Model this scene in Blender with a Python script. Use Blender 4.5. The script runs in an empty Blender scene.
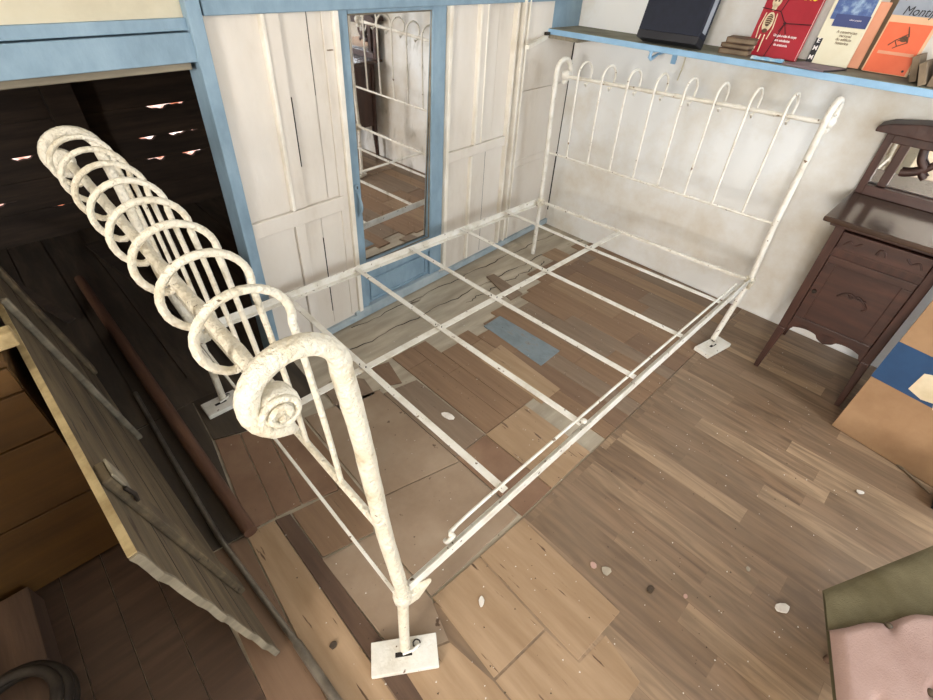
import bpy, math, random
from mathutils import Vector, Matrix, Euler
random.seed(7)
S = bpy.context.scene
COL = S.collection
PI = math.pi
V = Vector

# ------------------------------------------------------------------ helpers
def lin(c):
    return tuple(((x/255)/12.92 if x/255 <= .04045 else ((x/255+.055)/1.055)**2.4) for x in c)+(1,)

class MB:
    """collects faces for ONE mesh"""
    def __init__(s): s.v = []; s.f = []; s.sm = []
    def add(s, vs, fs, smooth=False):
        n = len(s.v); s.v += [tuple(v) for v in vs]
        s.f += [tuple(i+n for i in f) for f in fs]; s.sm += [smooth]*len(fs); return s
    def hexa(s, b, t):
        """b, t: four corners below and above (same order)"""
        return s.add(list(b)+list(t), [(3,2,1,0),(4,5,6,7),(0,1,5,4),(1,2,6,5),(2,3,7,6),(3,0,4,7)])
    def box(s, x0, x1, y0, y1, z0, z1, M=None):
        vs = [V(p) for p in [(x0,y0,z0),(x1,y0,z0),(x1,y1,z0),(x0,y1,z0),(x0,y0,z1),(x1,y0,z1),(x1,y1,z1),(x0,y1,z1)]]
        if M: vs = [M @ v for v in vs]
        return s.hexa(vs[:4], vs[4:])
    def prism(s, poly, z0, z1, M=None):
        n = len(poly)
        vs = [V((p[0],p[1],z0)) for p in poly]+[V((p[0],p[1],z1)) for p in poly]
        if M: vs = [M @ v for v in vs]
        return s.add(vs, [tuple(range(n-1,-1,-1)), tuple(range(n,2*n))]+[(i,(i+1)%n,(i+1)%n+n,i+n) for i in range(n)])
    def tube(s, pts, r, n=10, closed=False, lump=0, flat=None):
        pts = [V(p) for p in pts]; m = len(pts)
        rs = r if isinstance(r, (list, tuple)) else [r]*m
        T = []
        for i in range(m):
            a = pts[max(i-1,0)] if not closed else pts[(i-1)%m]
            b = pts[min(i+1,m-1)] if not closed else pts[(i+1)%m]
            T.append((b-a).normalized())
        up = V((0,1,0)) if abs(T[0].y) < .9 else V((0,0,1))
        N = (up-up.dot(T[0])*T[0]).normalized()
        vs = []
        for i in range(m):
            N = (N-N.dot(T[i])*T[i]).normalized(); B = T[i].cross(N)
            for k in range(n):
                a = 2*PI*k/n; rr = rs[i]*(1+(random.uniform(-lump,lump) if lump else 0))
                cx, sx = math.cos(a), math.sin(a)
                if flat: sx *= flat
                vs.append(pts[i]+rr*(cx*N+sx*B))
        fs = []
        for i in range(m if closed else m-1):
            j = (i+1)%m
            for k in range(n):
                k2 = (k+1)%n; fs.append((i*n+k, i*n+k2, j*n+k2, j*n+k))
        s.add(vs, fs, True)
        if not closed:
            s.add(vs[:n], [tuple(range(n-1,-1,-1))]); s.add(vs[-n:], [tuple(range(n))])
        return s
    def lathe(s, prof, n=16, M=None):
        vs = []; m = len(prof)
        for r, z in prof:
            for k in range(n):
                a = 2*PI*k/n; v = V((r*math.cos(a), r*math.sin(a), z)); vs.append(M @ v if M else v)
        fs = [(i*n+k, i*n+(k+1)%n, (i+1)*n+(k+1)%n, (i+1)*n+k) for i in range(m-1) for k in range(n)]
        s.add(vs, fs, True)
        s.add(vs[:n], [tuple(range(n-1,-1,-1))]); s.add(vs[-n:], [tuple(range(n))]); return s
    def grid(s, P, nu, nv, smooth=True):
        vs = [P(i/nu, j/nv) for j in range(nv+1) for i in range(nu+1)]
        return s.add(vs, [(j*(nu+1)+i, j*(nu+1)+i+1, (j+1)*(nu+1)+i+1, (j+1)*(nu+1)+i) for j in range(nv) for i in range(nu)], smooth)
    def build(s, name, mat, parent=None, bevel=0, loc=None):
        me = bpy.data.meshes.new(name)
        vs = s.v
        if parent is not None:
            o_ = ORG.get(parent.name, V((0,0,0))); vs = [V(v)-o_ for v in vs]
        elif loc is not None:
            vs = [V(v)-V(loc) for v in vs]
        me.from_pydata([tuple(v) for v in vs], [], s.f)
        for p, q in zip(me.polygons, s.sm): p.use_smooth = q
        me.materials.append(mat); me.update()
        o = bpy.data.objects.new(name, me); COL.objects.link(o)
        if parent is not None:
            o.parent = parent; ORG[o.name] = ORG.get(parent.name, V((0,0,0)))
        elif loc is not None: o.location = loc; ORG[o.name] = V(loc)
        if bevel:
            b = o.modifiers.new('bevel', 'BEVEL'); b.width = bevel; b.segments = 2; b.limit_method = 'ANGLE'
        return o
ORG = {}
def tag(o, label=None, cat=None, group=None, kind=None):
    if label: o['label'] = label
    if cat: o['category'] = cat
    if group: o['group'] = group
    if kind: o['kind'] = kind
    return o
def thing(name, loc, label, cat, group=None):
    o = bpy.data.objects.new(name, None); COL.objects.link(o); o.location = loc; o.empty_display_size = .05
    ORG[o.name] = V(loc)
    return tag(o, label, cat, group)
def struct(mb, name, mat, parent=None, bevel=0):
    o = mb.build(name, mat, parent, bevel)
    if parent is None: o['kind'] = 'structure'
    return o

# ------------------------------------------------------------------ materials
def new_mat(name):
    m = bpy.data.materials.new(name); m.use_nodes = True
    nt = m.node_tree; b = nt.nodes['Principled BSDF']; return m, nt, b
def paint(name, stops, rough=.6, scale=6, stretch=(1,1,1), bump=.0, bscale=40, metal=0, detail=8, spec=.5, speck=None, bdist=.004):
    """noise-mixed colour; stops: [(pos, rgb255)]; speck = (rgb, threshold, scale) chips of another colour"""
    m, nt, b = new_mat(name); N = nt.nodes; L = nt.links
    tc = N.new('ShaderNodeTexCoord'); mp = N.new('ShaderNodeMapping'); mp.inputs['Scale'].default_value = stretch
    L.new(tc.outputs['Object'], mp.inputs['Vector'])
    no = N.new('ShaderNodeTexNoise'); no.inputs['Scale'].default_value = scale; no.inputs['Detail'].default_value = detail
    no.inputs['Roughness'].default_value = .62
    L.new(mp.outputs['Vector'], no.inputs['Vector'])
    cr = N.new('ShaderNodeValToRGB'); e = cr.color_ramp.elements
    e[0].position = stops[0][0]; e[0].color = lin(stops[0][1]); e[1].position = stops[-1][0]; e[1].color = lin(stops[-1][1])
    for p, c in stops[1:-1]:
        x = e.new(p); x.color = lin(c)
    L.new(no.outputs['Fac'], cr.inputs['Fac']); out = cr.outputs['Color']
    if speck:
        n2 = N.new('ShaderNodeTexNoise'); n2.inputs['Scale'].default_value = speck[2]; n2.inputs['Detail'].default_value = 6
        L.new(mp.outputs['Vector'], n2.inputs['Vector'])
        r2 = N.new('ShaderNodeValToRGB'); r2.color_ramp.elements[0].position = speck[1]; r2.color_ramp.elements[1].position = speck[1]+.03
        L.new(n2.outputs['Fac'], r2.inputs['Fac'])
        mx = N.new('ShaderNodeMix'); mx.data_type = 'RGBA'; L.new(r2.outputs['Color'], mx.inputs[0])
        L.new(out, mx.inputs[6]); mx.inputs[7].default_value = lin(speck[0]); out = mx.outputs[2]
    L.new(out, b.inputs['Base Color'])
    b.inputs['Roughness'].default_value = rough; b.inputs['Metallic'].default_value = metal
    b.inputs['Specular IOR Level'].default_value = spec
    if bump:
        n3 = N.new('ShaderNodeTexNoise'); n3.inputs['Scale'].default_value = bscale; n3.inputs['Detail'].default_value = 5
        L.new(mp.outputs['Vector'], n3.inputs['Vector'])
        bp = N.new('ShaderNodeBump'); bp.inputs['Strength'].default_value = bump; bp.inputs['Distance'].default_value = bdist
        L.new(n3.outputs['Fac'], bp.inputs['Height']); L.new(bp.outputs['Normal'], b.inputs['Normal'])
    return m
def planks(name, c1, c2, c3, bw=.42, bh=.077, rough=.45, grain=.5, mortar=(40,30,22), dust=None):
    """printed strip floor: strips run along world y"""
    m, nt, b = new_mat(name); N = nt.nodes; L = nt.links
    tc = N.new('ShaderNodeTexCoord'); sp = N.new('ShaderNodeSeparateXYZ'); L.new(tc.outputs['Object'], sp.inputs[0])
    cb = N.new('ShaderNodeCombineXYZ'); L.new(sp.outputs['Y'], cb.inputs['X']); L.new(sp.outputs['X'], cb.inputs['Y'])
    br = N.new('ShaderNodeTexBrick'); br.offset = .37; br.offset_frequency = 3; br.squash = .8; br.squash_frequency = 2
    br.inputs['Scale'].default_value = 1; br.inputs['Brick Width'].default_value = bw; br.inputs['Row Height'].default_value = bh
    br.inputs['Mortar Size'].default_value = .0008; br.inputs['Mortar Smooth'].default_value = .3
    br.inputs['Color1'].default_value = (0,0,0,1); br.inputs['Color2'].default_value = (1,1,1,1); br.inputs['Mortar'].default_value = (.25,.25,.25,1)
    L.new(cb.outputs[0], br.inputs['Vector'])
    cr = N.new('ShaderNodeValToRGB'); e = cr.color_ramp.elements
    e[0].color = lin(c1); e[1].color = lin(c3); x = e.new(.5); x.color = lin(c2)
    L.new(br.outputs['Color'], cr.inputs['Fac'])
    mp = N.new('ShaderNodeMapping'); mp.inputs['Scale'].default_value = (34, 3.2, 1); L.new(tc.outputs['Object'], mp.inputs['Vector'])
    # every strip has its own grain: shift the noise by the strip's tone
    ad = N.new('ShaderNodeVectorMath'); ad.operation = 'MULTIPLY_ADD'; L.new(br.outputs['Color'], ad.inputs[0]); ad.inputs[1].default_value = (9,17,5)
    L.new(mp.outputs[0], ad.inputs[2])
    no = N.new('ShaderNodeTexNoise'); no.inputs['Scale'].default_value = 1; no.inputs['Detail'].default_value = 7; no.inputs['Distortion'].default_value = 1.2
    L.new(ad.outputs[0], no.inputs['Vector'])
    r2 = N.new('ShaderNodeValToRGB'); r2.color_ramp.elements[0].position = .35; r2.color_ramp.elements[1].position = .65
    r2.color_ramp.elements[0].color = (1-grain,1-grain,1-grain,1); r2.color_ramp.elements[1].color = (1.0,1.0,1.0,1)
    L.new(no.outputs['Fac'], r2.inputs['Fac'])
    mx = N.new('ShaderNodeMix'); mx.data_type = 'RGBA'; mx.blend_type = 'MULTIPLY'; mx.inputs[0].default_value = 1
    L.new(cr.outputs['Color'], mx.inputs[6]); L.new(r2.outputs['Color'], mx.inputs[7])
    # dust and traffic dirt
    n4 = N.new('ShaderNodeTexNoise'); n4.inputs['Scale'].default_value = 2.3; n4.inputs['Detail'].default_value = 6
    L.new(tc.outputs['Object'], n4.inputs['Vector'])
    r4 = N.new('ShaderNodeValToRGB'); r4.color_ramp.elements[0].position = .42; r4.color_ramp.elements[1].position = .75
    r4.color_ramp.elements[1].color = (.55,.55,.55,1)
    L.new(n4.outputs['Fac'], r4.inputs['Fac'])
    m2 = N.new('ShaderNodeMix'); m2.data_type = 'RGBA'; L.new(r4.outputs['Color'], m2.inputs[0])
    L.new(mx.outputs[2], m2.inputs[6]); m2.inputs[7].default_value = lin(dust or (132,112,92))
    L.new(m2.outputs[2], b.inputs['Base Color'])
    b.inputs['Roughness'].default_value = rough
    return m
def wood(name, c1, c2, axis='y', rough=.6, scale=3, stretch=14, bump=.15, spec=.5, speck=None):
    st = {'x': (1,stretch,stretch), 'y': (stretch,1,stretch), 'z': (stretch,stretch,1)}[axis]
    mid = tuple((a+b_)/2 for a, b_ in zip(c1, c2))
    return paint(name, [(.3,c1),(.5,mid),(.68,c2)], rough=rough, scale=scale, stretch=st, bump=bump, bscale=scale*3, spec=spec, speck=speck)

M = {}
M['enamel'] = paint('cream_enamel', [(.30,(192,176,146)),(.44,(224,215,194)),(.7,(233,226,210))], rough=.42, scale=16, bump=1.0, bscale=95, bdist=.009, speck=((104,84,60),.70,60))
M['enamel_worn'] = paint('worn_cream_enamel', [(.3,(204,196,180)),(.5,(228,223,212)),(.7,(236,233,226))], rough=.5, scale=15, bump=.5, bscale=90, speck=((112,88,64),.66,55))
M['wall_white'] = paint('whitewash', [(.30,(212,202,186)),(.43,(226,222,214)),(.55,(236,236,234))], rough=.85, scale=2.2, bump=.25, bscale=9, detail=10)
M['wall_cream'] = paint('cream_plaster', [(.3,(186,176,152)),(.5,(205,196,172)),(.7,(214,206,186))], rough=.9, scale=3, bump=.2, bscale=12)
M['panel'] = paint('off_white_painted_wood', [(.28,(196,184,168)),(.45,(217,208,196)),(.7,(226,219,210))], rough=.6, scale=1.6, stretch=(2,2,.8), bump=.3, bscale=20)
M['panel_edge'] = paint('cream_painted_batten', [(.3,(218,208,190)),(.6,(238,232,220))], rough=.6, scale=6, bump=.2)
M['blue'] = paint('light_blue_oil_paint', [(.3,(116,140,156)),(.5,(130,155,172)),(.7,(144,168,184))], rough=.5, scale=5, stretch=(2,2,1), bump=.35, bscale=25, speck=((150,160,160),.74,20))
M['skirting'] = paint('pale_grey_blue_skirting', [(.3,(140,156,166)),(.6,(172,184,190))], rough=.6, scale=8, bump=.2)
M['blue_shelf'] = paint('sky_blue_shelf_paint', [(.3,(128,168,200)),(.6,(150,190,222))], rough=.5, scale=6, bump=.2)
M['shelf_top'] = paint('dusty_shelf_top', [(.3,(96,94,80)),(.5,(122,120,104)),(.7,(140,138,122))], rough=.9, scale=7)
M['crack'] = paint('dark_gap', [(.3,(30,24,20)),(.7,(46,38,32))], rough=.95)
M['grey_wood'] = wood('bare_grey_wood', (96,88,74), (150,140,120), 'x', .85, 2, 8)
M['floor_old'] = wood('old_worn_boards', (150,138,120), (196,184,164), 'x', .85, 2.2, 5, .8, speck=((84,68,52),.66,2.2))
M['sheet'] = planks('printed_strip_flooring', (130,104,80), (142,116,92), (174,146,116), bw=.62, grain=.44)
TONES = [((122,94,70),(142,114,88)),((134,108,82),(156,128,100)),((112,86,66),(130,104,82)),((150,122,92),(170,144,114)),((118,98,80),(138,118,98))]
for i, (a, b_) in enumerate(TONES): M['strip%d'%i] = wood('worn_laminate_%d'%i, a, b_, 'y', .55, 2.4, 16, .1, speck=((74,56,42),.69,9))
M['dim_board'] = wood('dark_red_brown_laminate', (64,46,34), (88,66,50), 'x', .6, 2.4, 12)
M['tan'] = wood('tan_plywood', (146,118,88), (174,146,116), 'y', .6, 2.2, 9, .1, speck=((86,62,42),.66,7))
M['tan_dull'] = paint('dusty_hardboard', [(.3,(134,112,90)),(.5,(150,128,106)),(.7,(164,144,122))], rough=.7, scale=4, bump=.1, speck=((86,64,46),.68,14))
M['rust_board'] = paint('red_brown_hardboard', [(.3,(112,84,64)),(.5,(130,100,78)),(.7,(144,116,92))], rough=.7, scale=4, bump=.1)
M['dark_board'] = wood('dark_brown_board', (74,54,42), (100,76,58), 'y', .7, 3, 12)
M['blue_strip'] = paint('faded_blue_paint_on_board', [(.35,(112,122,126)),(.55,(126,138,144)),(.7,(132,114,98))], rough=.7, scale=9, stretch=(2,1,1))
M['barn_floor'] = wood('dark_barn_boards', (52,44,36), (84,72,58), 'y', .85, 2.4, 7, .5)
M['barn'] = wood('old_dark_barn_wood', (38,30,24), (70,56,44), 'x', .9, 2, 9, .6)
M['cab'] = wood('dark_mahogany', (48,28,22), (78,48,38), 'z', .38, 3, 9, .1)
M['cab_x'] = wood('dark_mahogany_flat', (50,31,25), (82,52,42), 'y', .4, 3, 9, .1)
M['cab_dark'] = paint('carved_dark_mahogany', [(.3,(40,22,18)),(.6,(66,38,28))], rough=.5, scale=12, bump=.5)
M['cab_top'] = paint('varnished_dark_top', [(.3,(48,34,26)),(.6,(72,52,40))], rough=.2, scale=5, bump=.08)
M['card'] = paint('brown_cardboard', [(.3,(148,114,82)),(.6,(168,134,100))], rough=.85, scale=5, bump=.05)
M['card_blue'] = paint('dark_blue_print', [(.3,(28,60,98)),(.6,(36,72,112))], rough=.6, scale=8)
M['label'] = paint('torn_cream_paper', [(.3,(206,186,150)),(.6,(226,210,180))], rough=.8, scale=8)
M['chest'] = wood('orange_brown_chest_wood', (66,42,12), (90,60,18), 'x', .6, 2, 10, .1)
M['door_old'] = wood('weathered_grey_brown_door', (74,63,48), (124,107,80), 'y', .85, 2.2, 8, .8, speck=((60,46,32),.66,5))
M['door_edge'] = paint('raw_pale_wood_edge', [(.3,(150,128,88)),(.6,(196,174,130))], rough=.8, scale=18, bump=.6)
M['pipe'] = paint('dull_steel_pipe', [(.3,(96,88,78)),(.6,(138,130,118))], rough=.4, metal=.6, scale=14)
M['pole'] = wood('red_brown_round_pole', (84,56,42), (110,78,58), 'y', .7, 3, 10, .3)
M['iron'] = paint('dark_iron', [(.3,(36,30,26)),(.6,(60,52,44))], rough=.6, metal=.4, scale=20)
M['navy'] = paint('navy_cloth', [(.3,(14,19,34)),(.6,(21,27,44))], rough=.7, scale=30)
M['red'] = paint('crimson_cover', [(.3,(152,26,42)),(.6,(168,34,50))], rough=.35, scale=6)
M['yellow'] = paint('yellow_print', [(.3,(232,214,60)),(.6,(236,220,70))], rough=.5)
M['bone'] = paint('bone_print', [(.3,(196,176,140)),(.6,(228,212,180))], rough=.5, scale=60)
M['brown_print'] = paint('dark_brown_print', [(.3,(70,48,36)),(.6,(104,74,52))], rough=.5, scale=60)
M['string'] = paint('dark_string', [(.3,(50,20,26)),(.6,(70,30,34))], rough=.9)
M['white_print'] = paint('white_print', [(.3,(236,226,224)),(.6,(244,238,236))], rough=.5)
M['ink'] = paint('black_ink', [(.3,(26,26,32)),(.6,(36,36,42))], rough=.5)
M['pages'] = paint('page_edges', [(.3,(206,196,180)),(.6,(228,220,206))], rough=.8, scale=10, stretch=(30,1,1))
M['book_cream'] = paint('cream_cover', [(.3,(222,214,186)),(.6,(232,226,202))], rough=.5, scale=8)
M['book_blue'] = paint('blue_cover_photo', [(.35,(52,66,120)),(.5,(80,104,156)),(.65,(172,196,218))], rough=.4, scale=14)
M['book_blue_dark'] = paint('indigo_cover_band', [(.3,(54,64,112)),(.6,(66,78,128))], rough=.4)
M['salmon'] = paint('salmon_cover', [(.3,(214,146,114)),(.6,(226,160,128))], rough=.5)
M['orange'] = paint('orange_cover', [(.3,(222,98,62)),(.6,(234,112,74))], rough=.45, scale=6)
M['peach'] = paint('peach_cover', [(.3,(216,172,134)),(.6,(226,184,146))], rough=.45, scale=6)
M['grey_cover'] = paint('grey_cover', [(.3,(130,136,148)),(.6,(156,162,172))], rough=.5, scale=5)
M['mauve'] = paint('mauve_grey_cover', [(.3,(112,96,104)),(.6,(134,116,122))], rough=.7, scale=6)
M['old_leather'] = paint('crumbling_brown_leather', [(.3,(74,54,40)),(.6,(116,92,70))], rough=.85, scale=14, bump=.6)
M['sachet'] = paint('blue_white_wrapper', [(.4,(120,170,206)),(.52,(150,190,215)),(.6,(220,220,214))], rough=.35, scale=22)
M['taupe'] = paint('taupe_wood', [(.3,(104,88,70)),(.6,(134,116,94))], rough=.8, scale=8)
M['olive'] = paint('olive_upholstery', [(.3,(86,77,54)),(.5,(98,89,66)),(.7,(110,100,76))], rough=.95, scale=9, bump=.4, bscale=300, spec=.1)
M['pink'] = paint('dusty_pink_upholstery', [(.3,(152,124,114)),(.5,(168,140,130)),(.7,(176,150,140))], rough=.95, scale=5, bump=.4, bscale=300, spec=.1)
M['button'] = paint('brown_button', [(.3,(74,60,44)),(.6,(92,76,58))], rough=.6)
M['plaster'] = paint('plaster_flake', [(.3,(206,196,184)),(.6,(232,226,218))], rough=.9, scale=30, bump=.4)
M['greyflake'] = paint('grey_paint_flake', [(.3,(150,140,124)),(.6,(176,166,148))], rough=.9, scale=30)
M['dirt'] = paint('dark_dirt', [(.3,(52,42,34)),(.6,(84,70,56))], rough=.95, scale=40)
M['pinkflake'] = paint('pink_flake', [(.3,(168,132,120)),(.6,(196,164,152))], rough=.9)
M['frame_white'] = paint('white_window_frame', [(.3,(214,210,200)),(.6,(232,230,224))], rough=.6)
M['brass'] = paint('dull_brass', [(.3,(96,80,50)),(.6,(140,120,84))], rough=.4, metal=.8)
mm, nt, b = new_mat('mirror_glass')
b.inputs['Metallic'].default_value = 1; b.inputs['Roughness'].default_value = .02
no = nt.nodes.new('ShaderNodeTexNoise'); no.inputs['Scale'].default_value = 14; no.inputs['Detail'].default_value = 8
cr = nt.nodes.new('ShaderNodeValToRGB'); cr.color_ramp.elements[0].position = .28; cr.color_ramp.elements[0].color = (.66,.65,.62,1)
cr.color_ramp.elements[1].position = .42; cr.color_ramp.elements[1].color = (.90,.89,.89,1)
nt.links.new(no.outputs['Fac'], cr.inputs['Fac']); nt.links.new(cr.outputs['Color'], b.inputs['Base Color'])
M['mirror'] = mm

# ------------------------------------------------------------------ the room
KX, KY = 2.445, 1.462                      # corner between the panelled wall and the headboard wall
dW = V((-1, -.064, 0)).normalized(); nW = V((.064, -1, 0)).normalized()   # along the panelled wall / into the room
def SW(s, o, z):
    s = s+.04*(1-z/1.3)*min(1, max(0, (s-.7)/.5))*(1 if z < 1.3 else 0)
    return V((KX, KY, 0))+s*dW+o*nW+V((0,0,z))
def swbox(mb, s0, s1, o0, o1, z0, z1):
    b0 = [SW(s0,o0,z0), SW(s1,o0,z0), SW(s1,o1,z0), SW(s0,o1,z0)]
    t0 = [SW(s0,o0,z1), SW(s1,o0,z1), SW(s1,o1,z1), SW(s0,o1,z1)]
    return mb.hexa(t0, b0) if False else mb.hexa([b0[0],b0[3],b0[2],b0[1]], [t0[0],t0[3],t0[2],t0[1]])

CEIL = 2.35
fl = struct(MB().box(-4.3, 2.6, -2.9, 1.45, -.06, -.006), 'floor', M['floor_old'])
def patch(poly, mat, z=.0, name='floorboard', lab=None):
    o = MB().prism(poly, -.006, z).build(name, M[mat], fl, bevel=.0012)
    if lab: o['label'] = lab
    return o
# printed strip sheet over the right half of the room
patch([(-.30,.03),(2.44,.03),(2.44,-2.85),(-.30,-2.85)], 'sheet', .0, 'floor_sheet')
# separate worn strips below the bed
yend = lambda x: .93 if x < .95 else (.90 if x < 1.62 else (1.02 if x < 1.85 else 1.12))
x = .71; k = 0
while x < 2.43:
    w = random.choice([.08,.10,.12,.14])
    x1 = min(x+w, 2.44)
    y = .033; end = yend(x)+random.uniform(-.07,.07)
    if .69 < x < .94: y = .375
    while y < end-.02:
        ln = random.choice([.28,.36,.44,.5,.6]); y1 = min(y+ln, end)
        if end-y1 < .08: y1 = end
        t = random.choice([0,0,1,2,2,4,4,0])
        mt = 'strip%d'%t; y1 = min(y1, 1.2)
        patch([(x+.0006,y+.0006),(x1-.0006,y+.0006),(x1-.0006,y1-.0006),(x+.0006,y1-.0006)], mt, random.uniform(-.0006,.0008), lab='blue painted strip' if mt == 'blue_strip' else None)
        y = y1
    x = x1; k += 1
patch([(1.215,.880),(1.343,.886),(1.353,.494),(1.196,.486)][::-1], 'blue_strip', .002, lab='greyish blue painted board')
patch([(1.01,.330),(1.14,.330),(1.168,.718),(1.010,.706)], 'strip3', .002)
patch([(1.50,.95),(1.60,.95),(1.63,1.20),(1.575,1.21)], 'strip4', .004)
patch([(.705,.037),(.945,.037),(.945,.372),(.705,.372)], 'tan', .0016, lab='pale square of plywood')
patch([(.54,.037),(.702,.037),(.702,.372),(.54,.372)], 'rust_board', .0)
patch([(.54,.376),(.702,.376),(.70,.80),(.54,.83)], 'strip4', .0)
patch([(.20,.43),(.537,.35),(.537,.86),(.22,.93)], 'tan_dull', .0)
patch([(.137,.05),(.53,.05),(.536,.345),(.208,.425),(.137,.32)], 'tan_dull', .0006)
patch([(.331,.036),(.53,.030),(.515,-.366),(.32,-.354)], 'tan', .0025, lab='large tan plywood tile')
patch([(.137,.044),(.327,.036),(.315,-.24),(.121,-.223)], 'tan', .0015)
patch([(.314,-.246),(.317,-.36),(.43,-.372),(.40,-.50),(.20,-.50),(.118,-.36),(.119,-.23)], 'tan', .0008)
patch([(.094,-.08),(.115,-.226),(.112,-.50),(-.06,-.50),(-.085,-.10),(-.034,-.023)], 'tan', .0004)
patch([(-.041,.366),(.133,.325),(.132,.045),(.094,-.074),(-.034,-.019)], 'tan_dull', .001)
patch([(-.083,.59),(-.036,.577),(-.040,.20),(-.040,-.03),(-.071,-.5),(-.10,-.5),(-.092,.05)], 'dark_board', .001)
patch([(-.174,.602),(-.086,.590),(-.095,.05),(-.104,-.5),(-.25,-.5),(-.222,.03)], 'tan', .002, lab='long pale plywood strip')
patch([(-.254,-.5),(-.226,.03),(-.18,.60),(-.30,.62),(-.335,.14),(-.34,-.5)], 'strip2', .0)
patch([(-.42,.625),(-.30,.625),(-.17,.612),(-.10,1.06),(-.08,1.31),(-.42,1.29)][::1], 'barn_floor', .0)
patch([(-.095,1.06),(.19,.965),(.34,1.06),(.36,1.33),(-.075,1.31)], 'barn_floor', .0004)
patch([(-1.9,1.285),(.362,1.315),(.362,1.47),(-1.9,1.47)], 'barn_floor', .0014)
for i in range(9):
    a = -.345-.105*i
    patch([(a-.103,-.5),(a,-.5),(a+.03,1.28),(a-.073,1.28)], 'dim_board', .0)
# red-brown cracked boards at the foot end
for a in [[(-.159,.612),(-.075,.60),(-.01,1.02),(-.091,1.054)], [(-.072,.60),(.01,.585),(.08,.99),(-.006,1.02)], [(.014,.584),(.135,.55),(.19,.95),(.084,.99)]]:
    patch(a, 'rust_board', .0008)
patch([(-.034,.374),(.132,.335),(.19,.44),(.21,.93),(.195,.94),(.137,.545),(-.03,.575)], 'strip0', .0)
patch([(.345,.875),(.51,.85),(.53,.96),(.46,1.05),(.36,1.03)], 'strip4', .0)
patch([(.56,.87),(.64,.83),(.68,.98),(.60,1.0)], 'strip2', .0)

for k, (y, xa, xb) in enumerate([(1.02,.62,1.55),(1.17,.55,2.2),(1.31,.7,2.38),(1.10,1.3,2.0)]):
    n = 40; pt = [(xa+(xb-xa)*i/n, y+.008*math.sin(i*.9+k)+.004*math.sin(i*2.7), -.0052) for i in range(n+1)]
    MB().tube(pt, [.0008+.0022*abs(math.sin(i*.37+k)) for i in range(n+1)], 4, flat=.3).build('crack', M['crack'], fl)
# headboard wall, right wall, window wall, ceiling
hw = struct(MB().box(KX, KX+.12, -2.9, 1.6, -.06, CEIL), 'wall_head', M['wall_white'])
for a, b_ in [((1.503,1.12),(1.49,.6)),((1.49,.6),(1.484,.12))]:
    pass
rw = struct(MB().box(-4.3, KX, -3.0, -2.9, -.06, CEIL), 'wall_right', M['wall_white'])
ce = struct(MB().box(-4.4, 2.6, -3.0, 1.75, CEIL, CEIL+.1), 'ceiling', M['wall_white'])
# window wall behind the camera with an opening (y -1.35..-.5, z 1.0..2.0)
bw_ = MB()
WY0, WY1, WZ0, WZ1 = -1.85, -.85, 1.15, 2.15
XB = -4.2
bw_.box(XB-.15, XB, -2.9, WY0, -.06, CEIL); bw_.box(XB-.15, XB, WY1, 1.6, -.06, CEIL)
bw_.box(XB-.15, XB, WY0, WY1, -.06, WZ0); bw_.box(XB-.15, XB, WY0, WY1, WZ1, CEIL)
struct(bw_, 'wall_back', M['wall_white'])
wf = MB()
wf.box(XB-.08, XB-.03, WY0, WY0+.05, WZ0, WZ1); wf.box(XB-.08, XB-.03, WY1-.05, WY1, WZ0, WZ1)
wf.box(XB-.08, XB-.03, WY0+.05, WY1-.05, WZ0, WZ0+.05); wf.box(XB-.08, XB-.03, WY0+.05, WY1-.05, WZ1-.05, WZ1)
struct(wf, 'window_1', M['frame_white'])
# unseen half-height wall, added to shade the chest and the floor at left
struct(MB().box(XB, -1.10, -.12, -.02, -.06, 1.15), 'wall_light_blocker', M['wall_cream'])

# ---- panelled wall (all members measured along it from the corner)
OP0, OPZ = 2.124, 1.176       # opening into the storage room starts here
base = MB()
swbox(base, 0, 1.062, -.05, 0, -.06, 1.40); swbox(base, 1.062, 1.612, -.05, -.03, -.06, 1.40); swbox(base, 1.612, 2.10, -.05, 0, -.06, 1.40)
swbox(base, -.1, 2.124, -.05, 0, 1.40, CEIL)
side = struct(base, 'wall_side', M['panel'])
up = MB(); swbox(up, 2.13, 6.7, -.06, -.004, 1.285, CEIL)
struct(up, 'wall_over_opening', M['wall_cream'])
lt = thing('lintel', SW(2.13,0,1.18), 'thick light blue painted lintel over the dark opening', 'beam')
lt['kind'] = 'structure'; lt.name = 'trim_2'; ORG['trim_2'] = V(lt.location)
q = MB(); swbox(q, 2.128, 6.6, -.06, .018, 1.192, 1.266); q.build('facing_board', M['blue'], lt, .002)
q = MB(); swbox(q, 2.128, 6.6, -.06, .010, 1.270, 1.300); q.build('upper_strip', M['blue'], lt, .002)
q = MB(); swbox(q, 2.15, 6.6, -.06, .008, 1.172, 1.192); q.build('bare_underside', M['grey_wood'], lt, .003)
t1 = MB(); swbox(t1, 2.086, 2.128, -.06, .03, 0, 1.56)
struct(t1, 'trim_1', M['blue'], bevel=.003)
t3 = MB(); swbox(t3, .0, 2.086, 0, .024, 1.303, 1.40)
struct(t3, 'trim_3', M['blue'], bevel=.003)
bb = MB(); swbox(bb, 1.66, 2.086, 0, .018, 0, .034); swbox(bb, 1.075, 1.66, -.02, .018, 0, .055); swbox(bb, .0, 1.075, 0, .018, 0, .034)
struct(bb, 'baseboard_side', M['skirting'], bevel=.002)

def dr(name, n, label=None):
    o = bpy.data.objects.new(name, None); COL.objects.link(o); o['kind'] = 'structure'; ORG[o.name] = V((0,0,0)); return o
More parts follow.
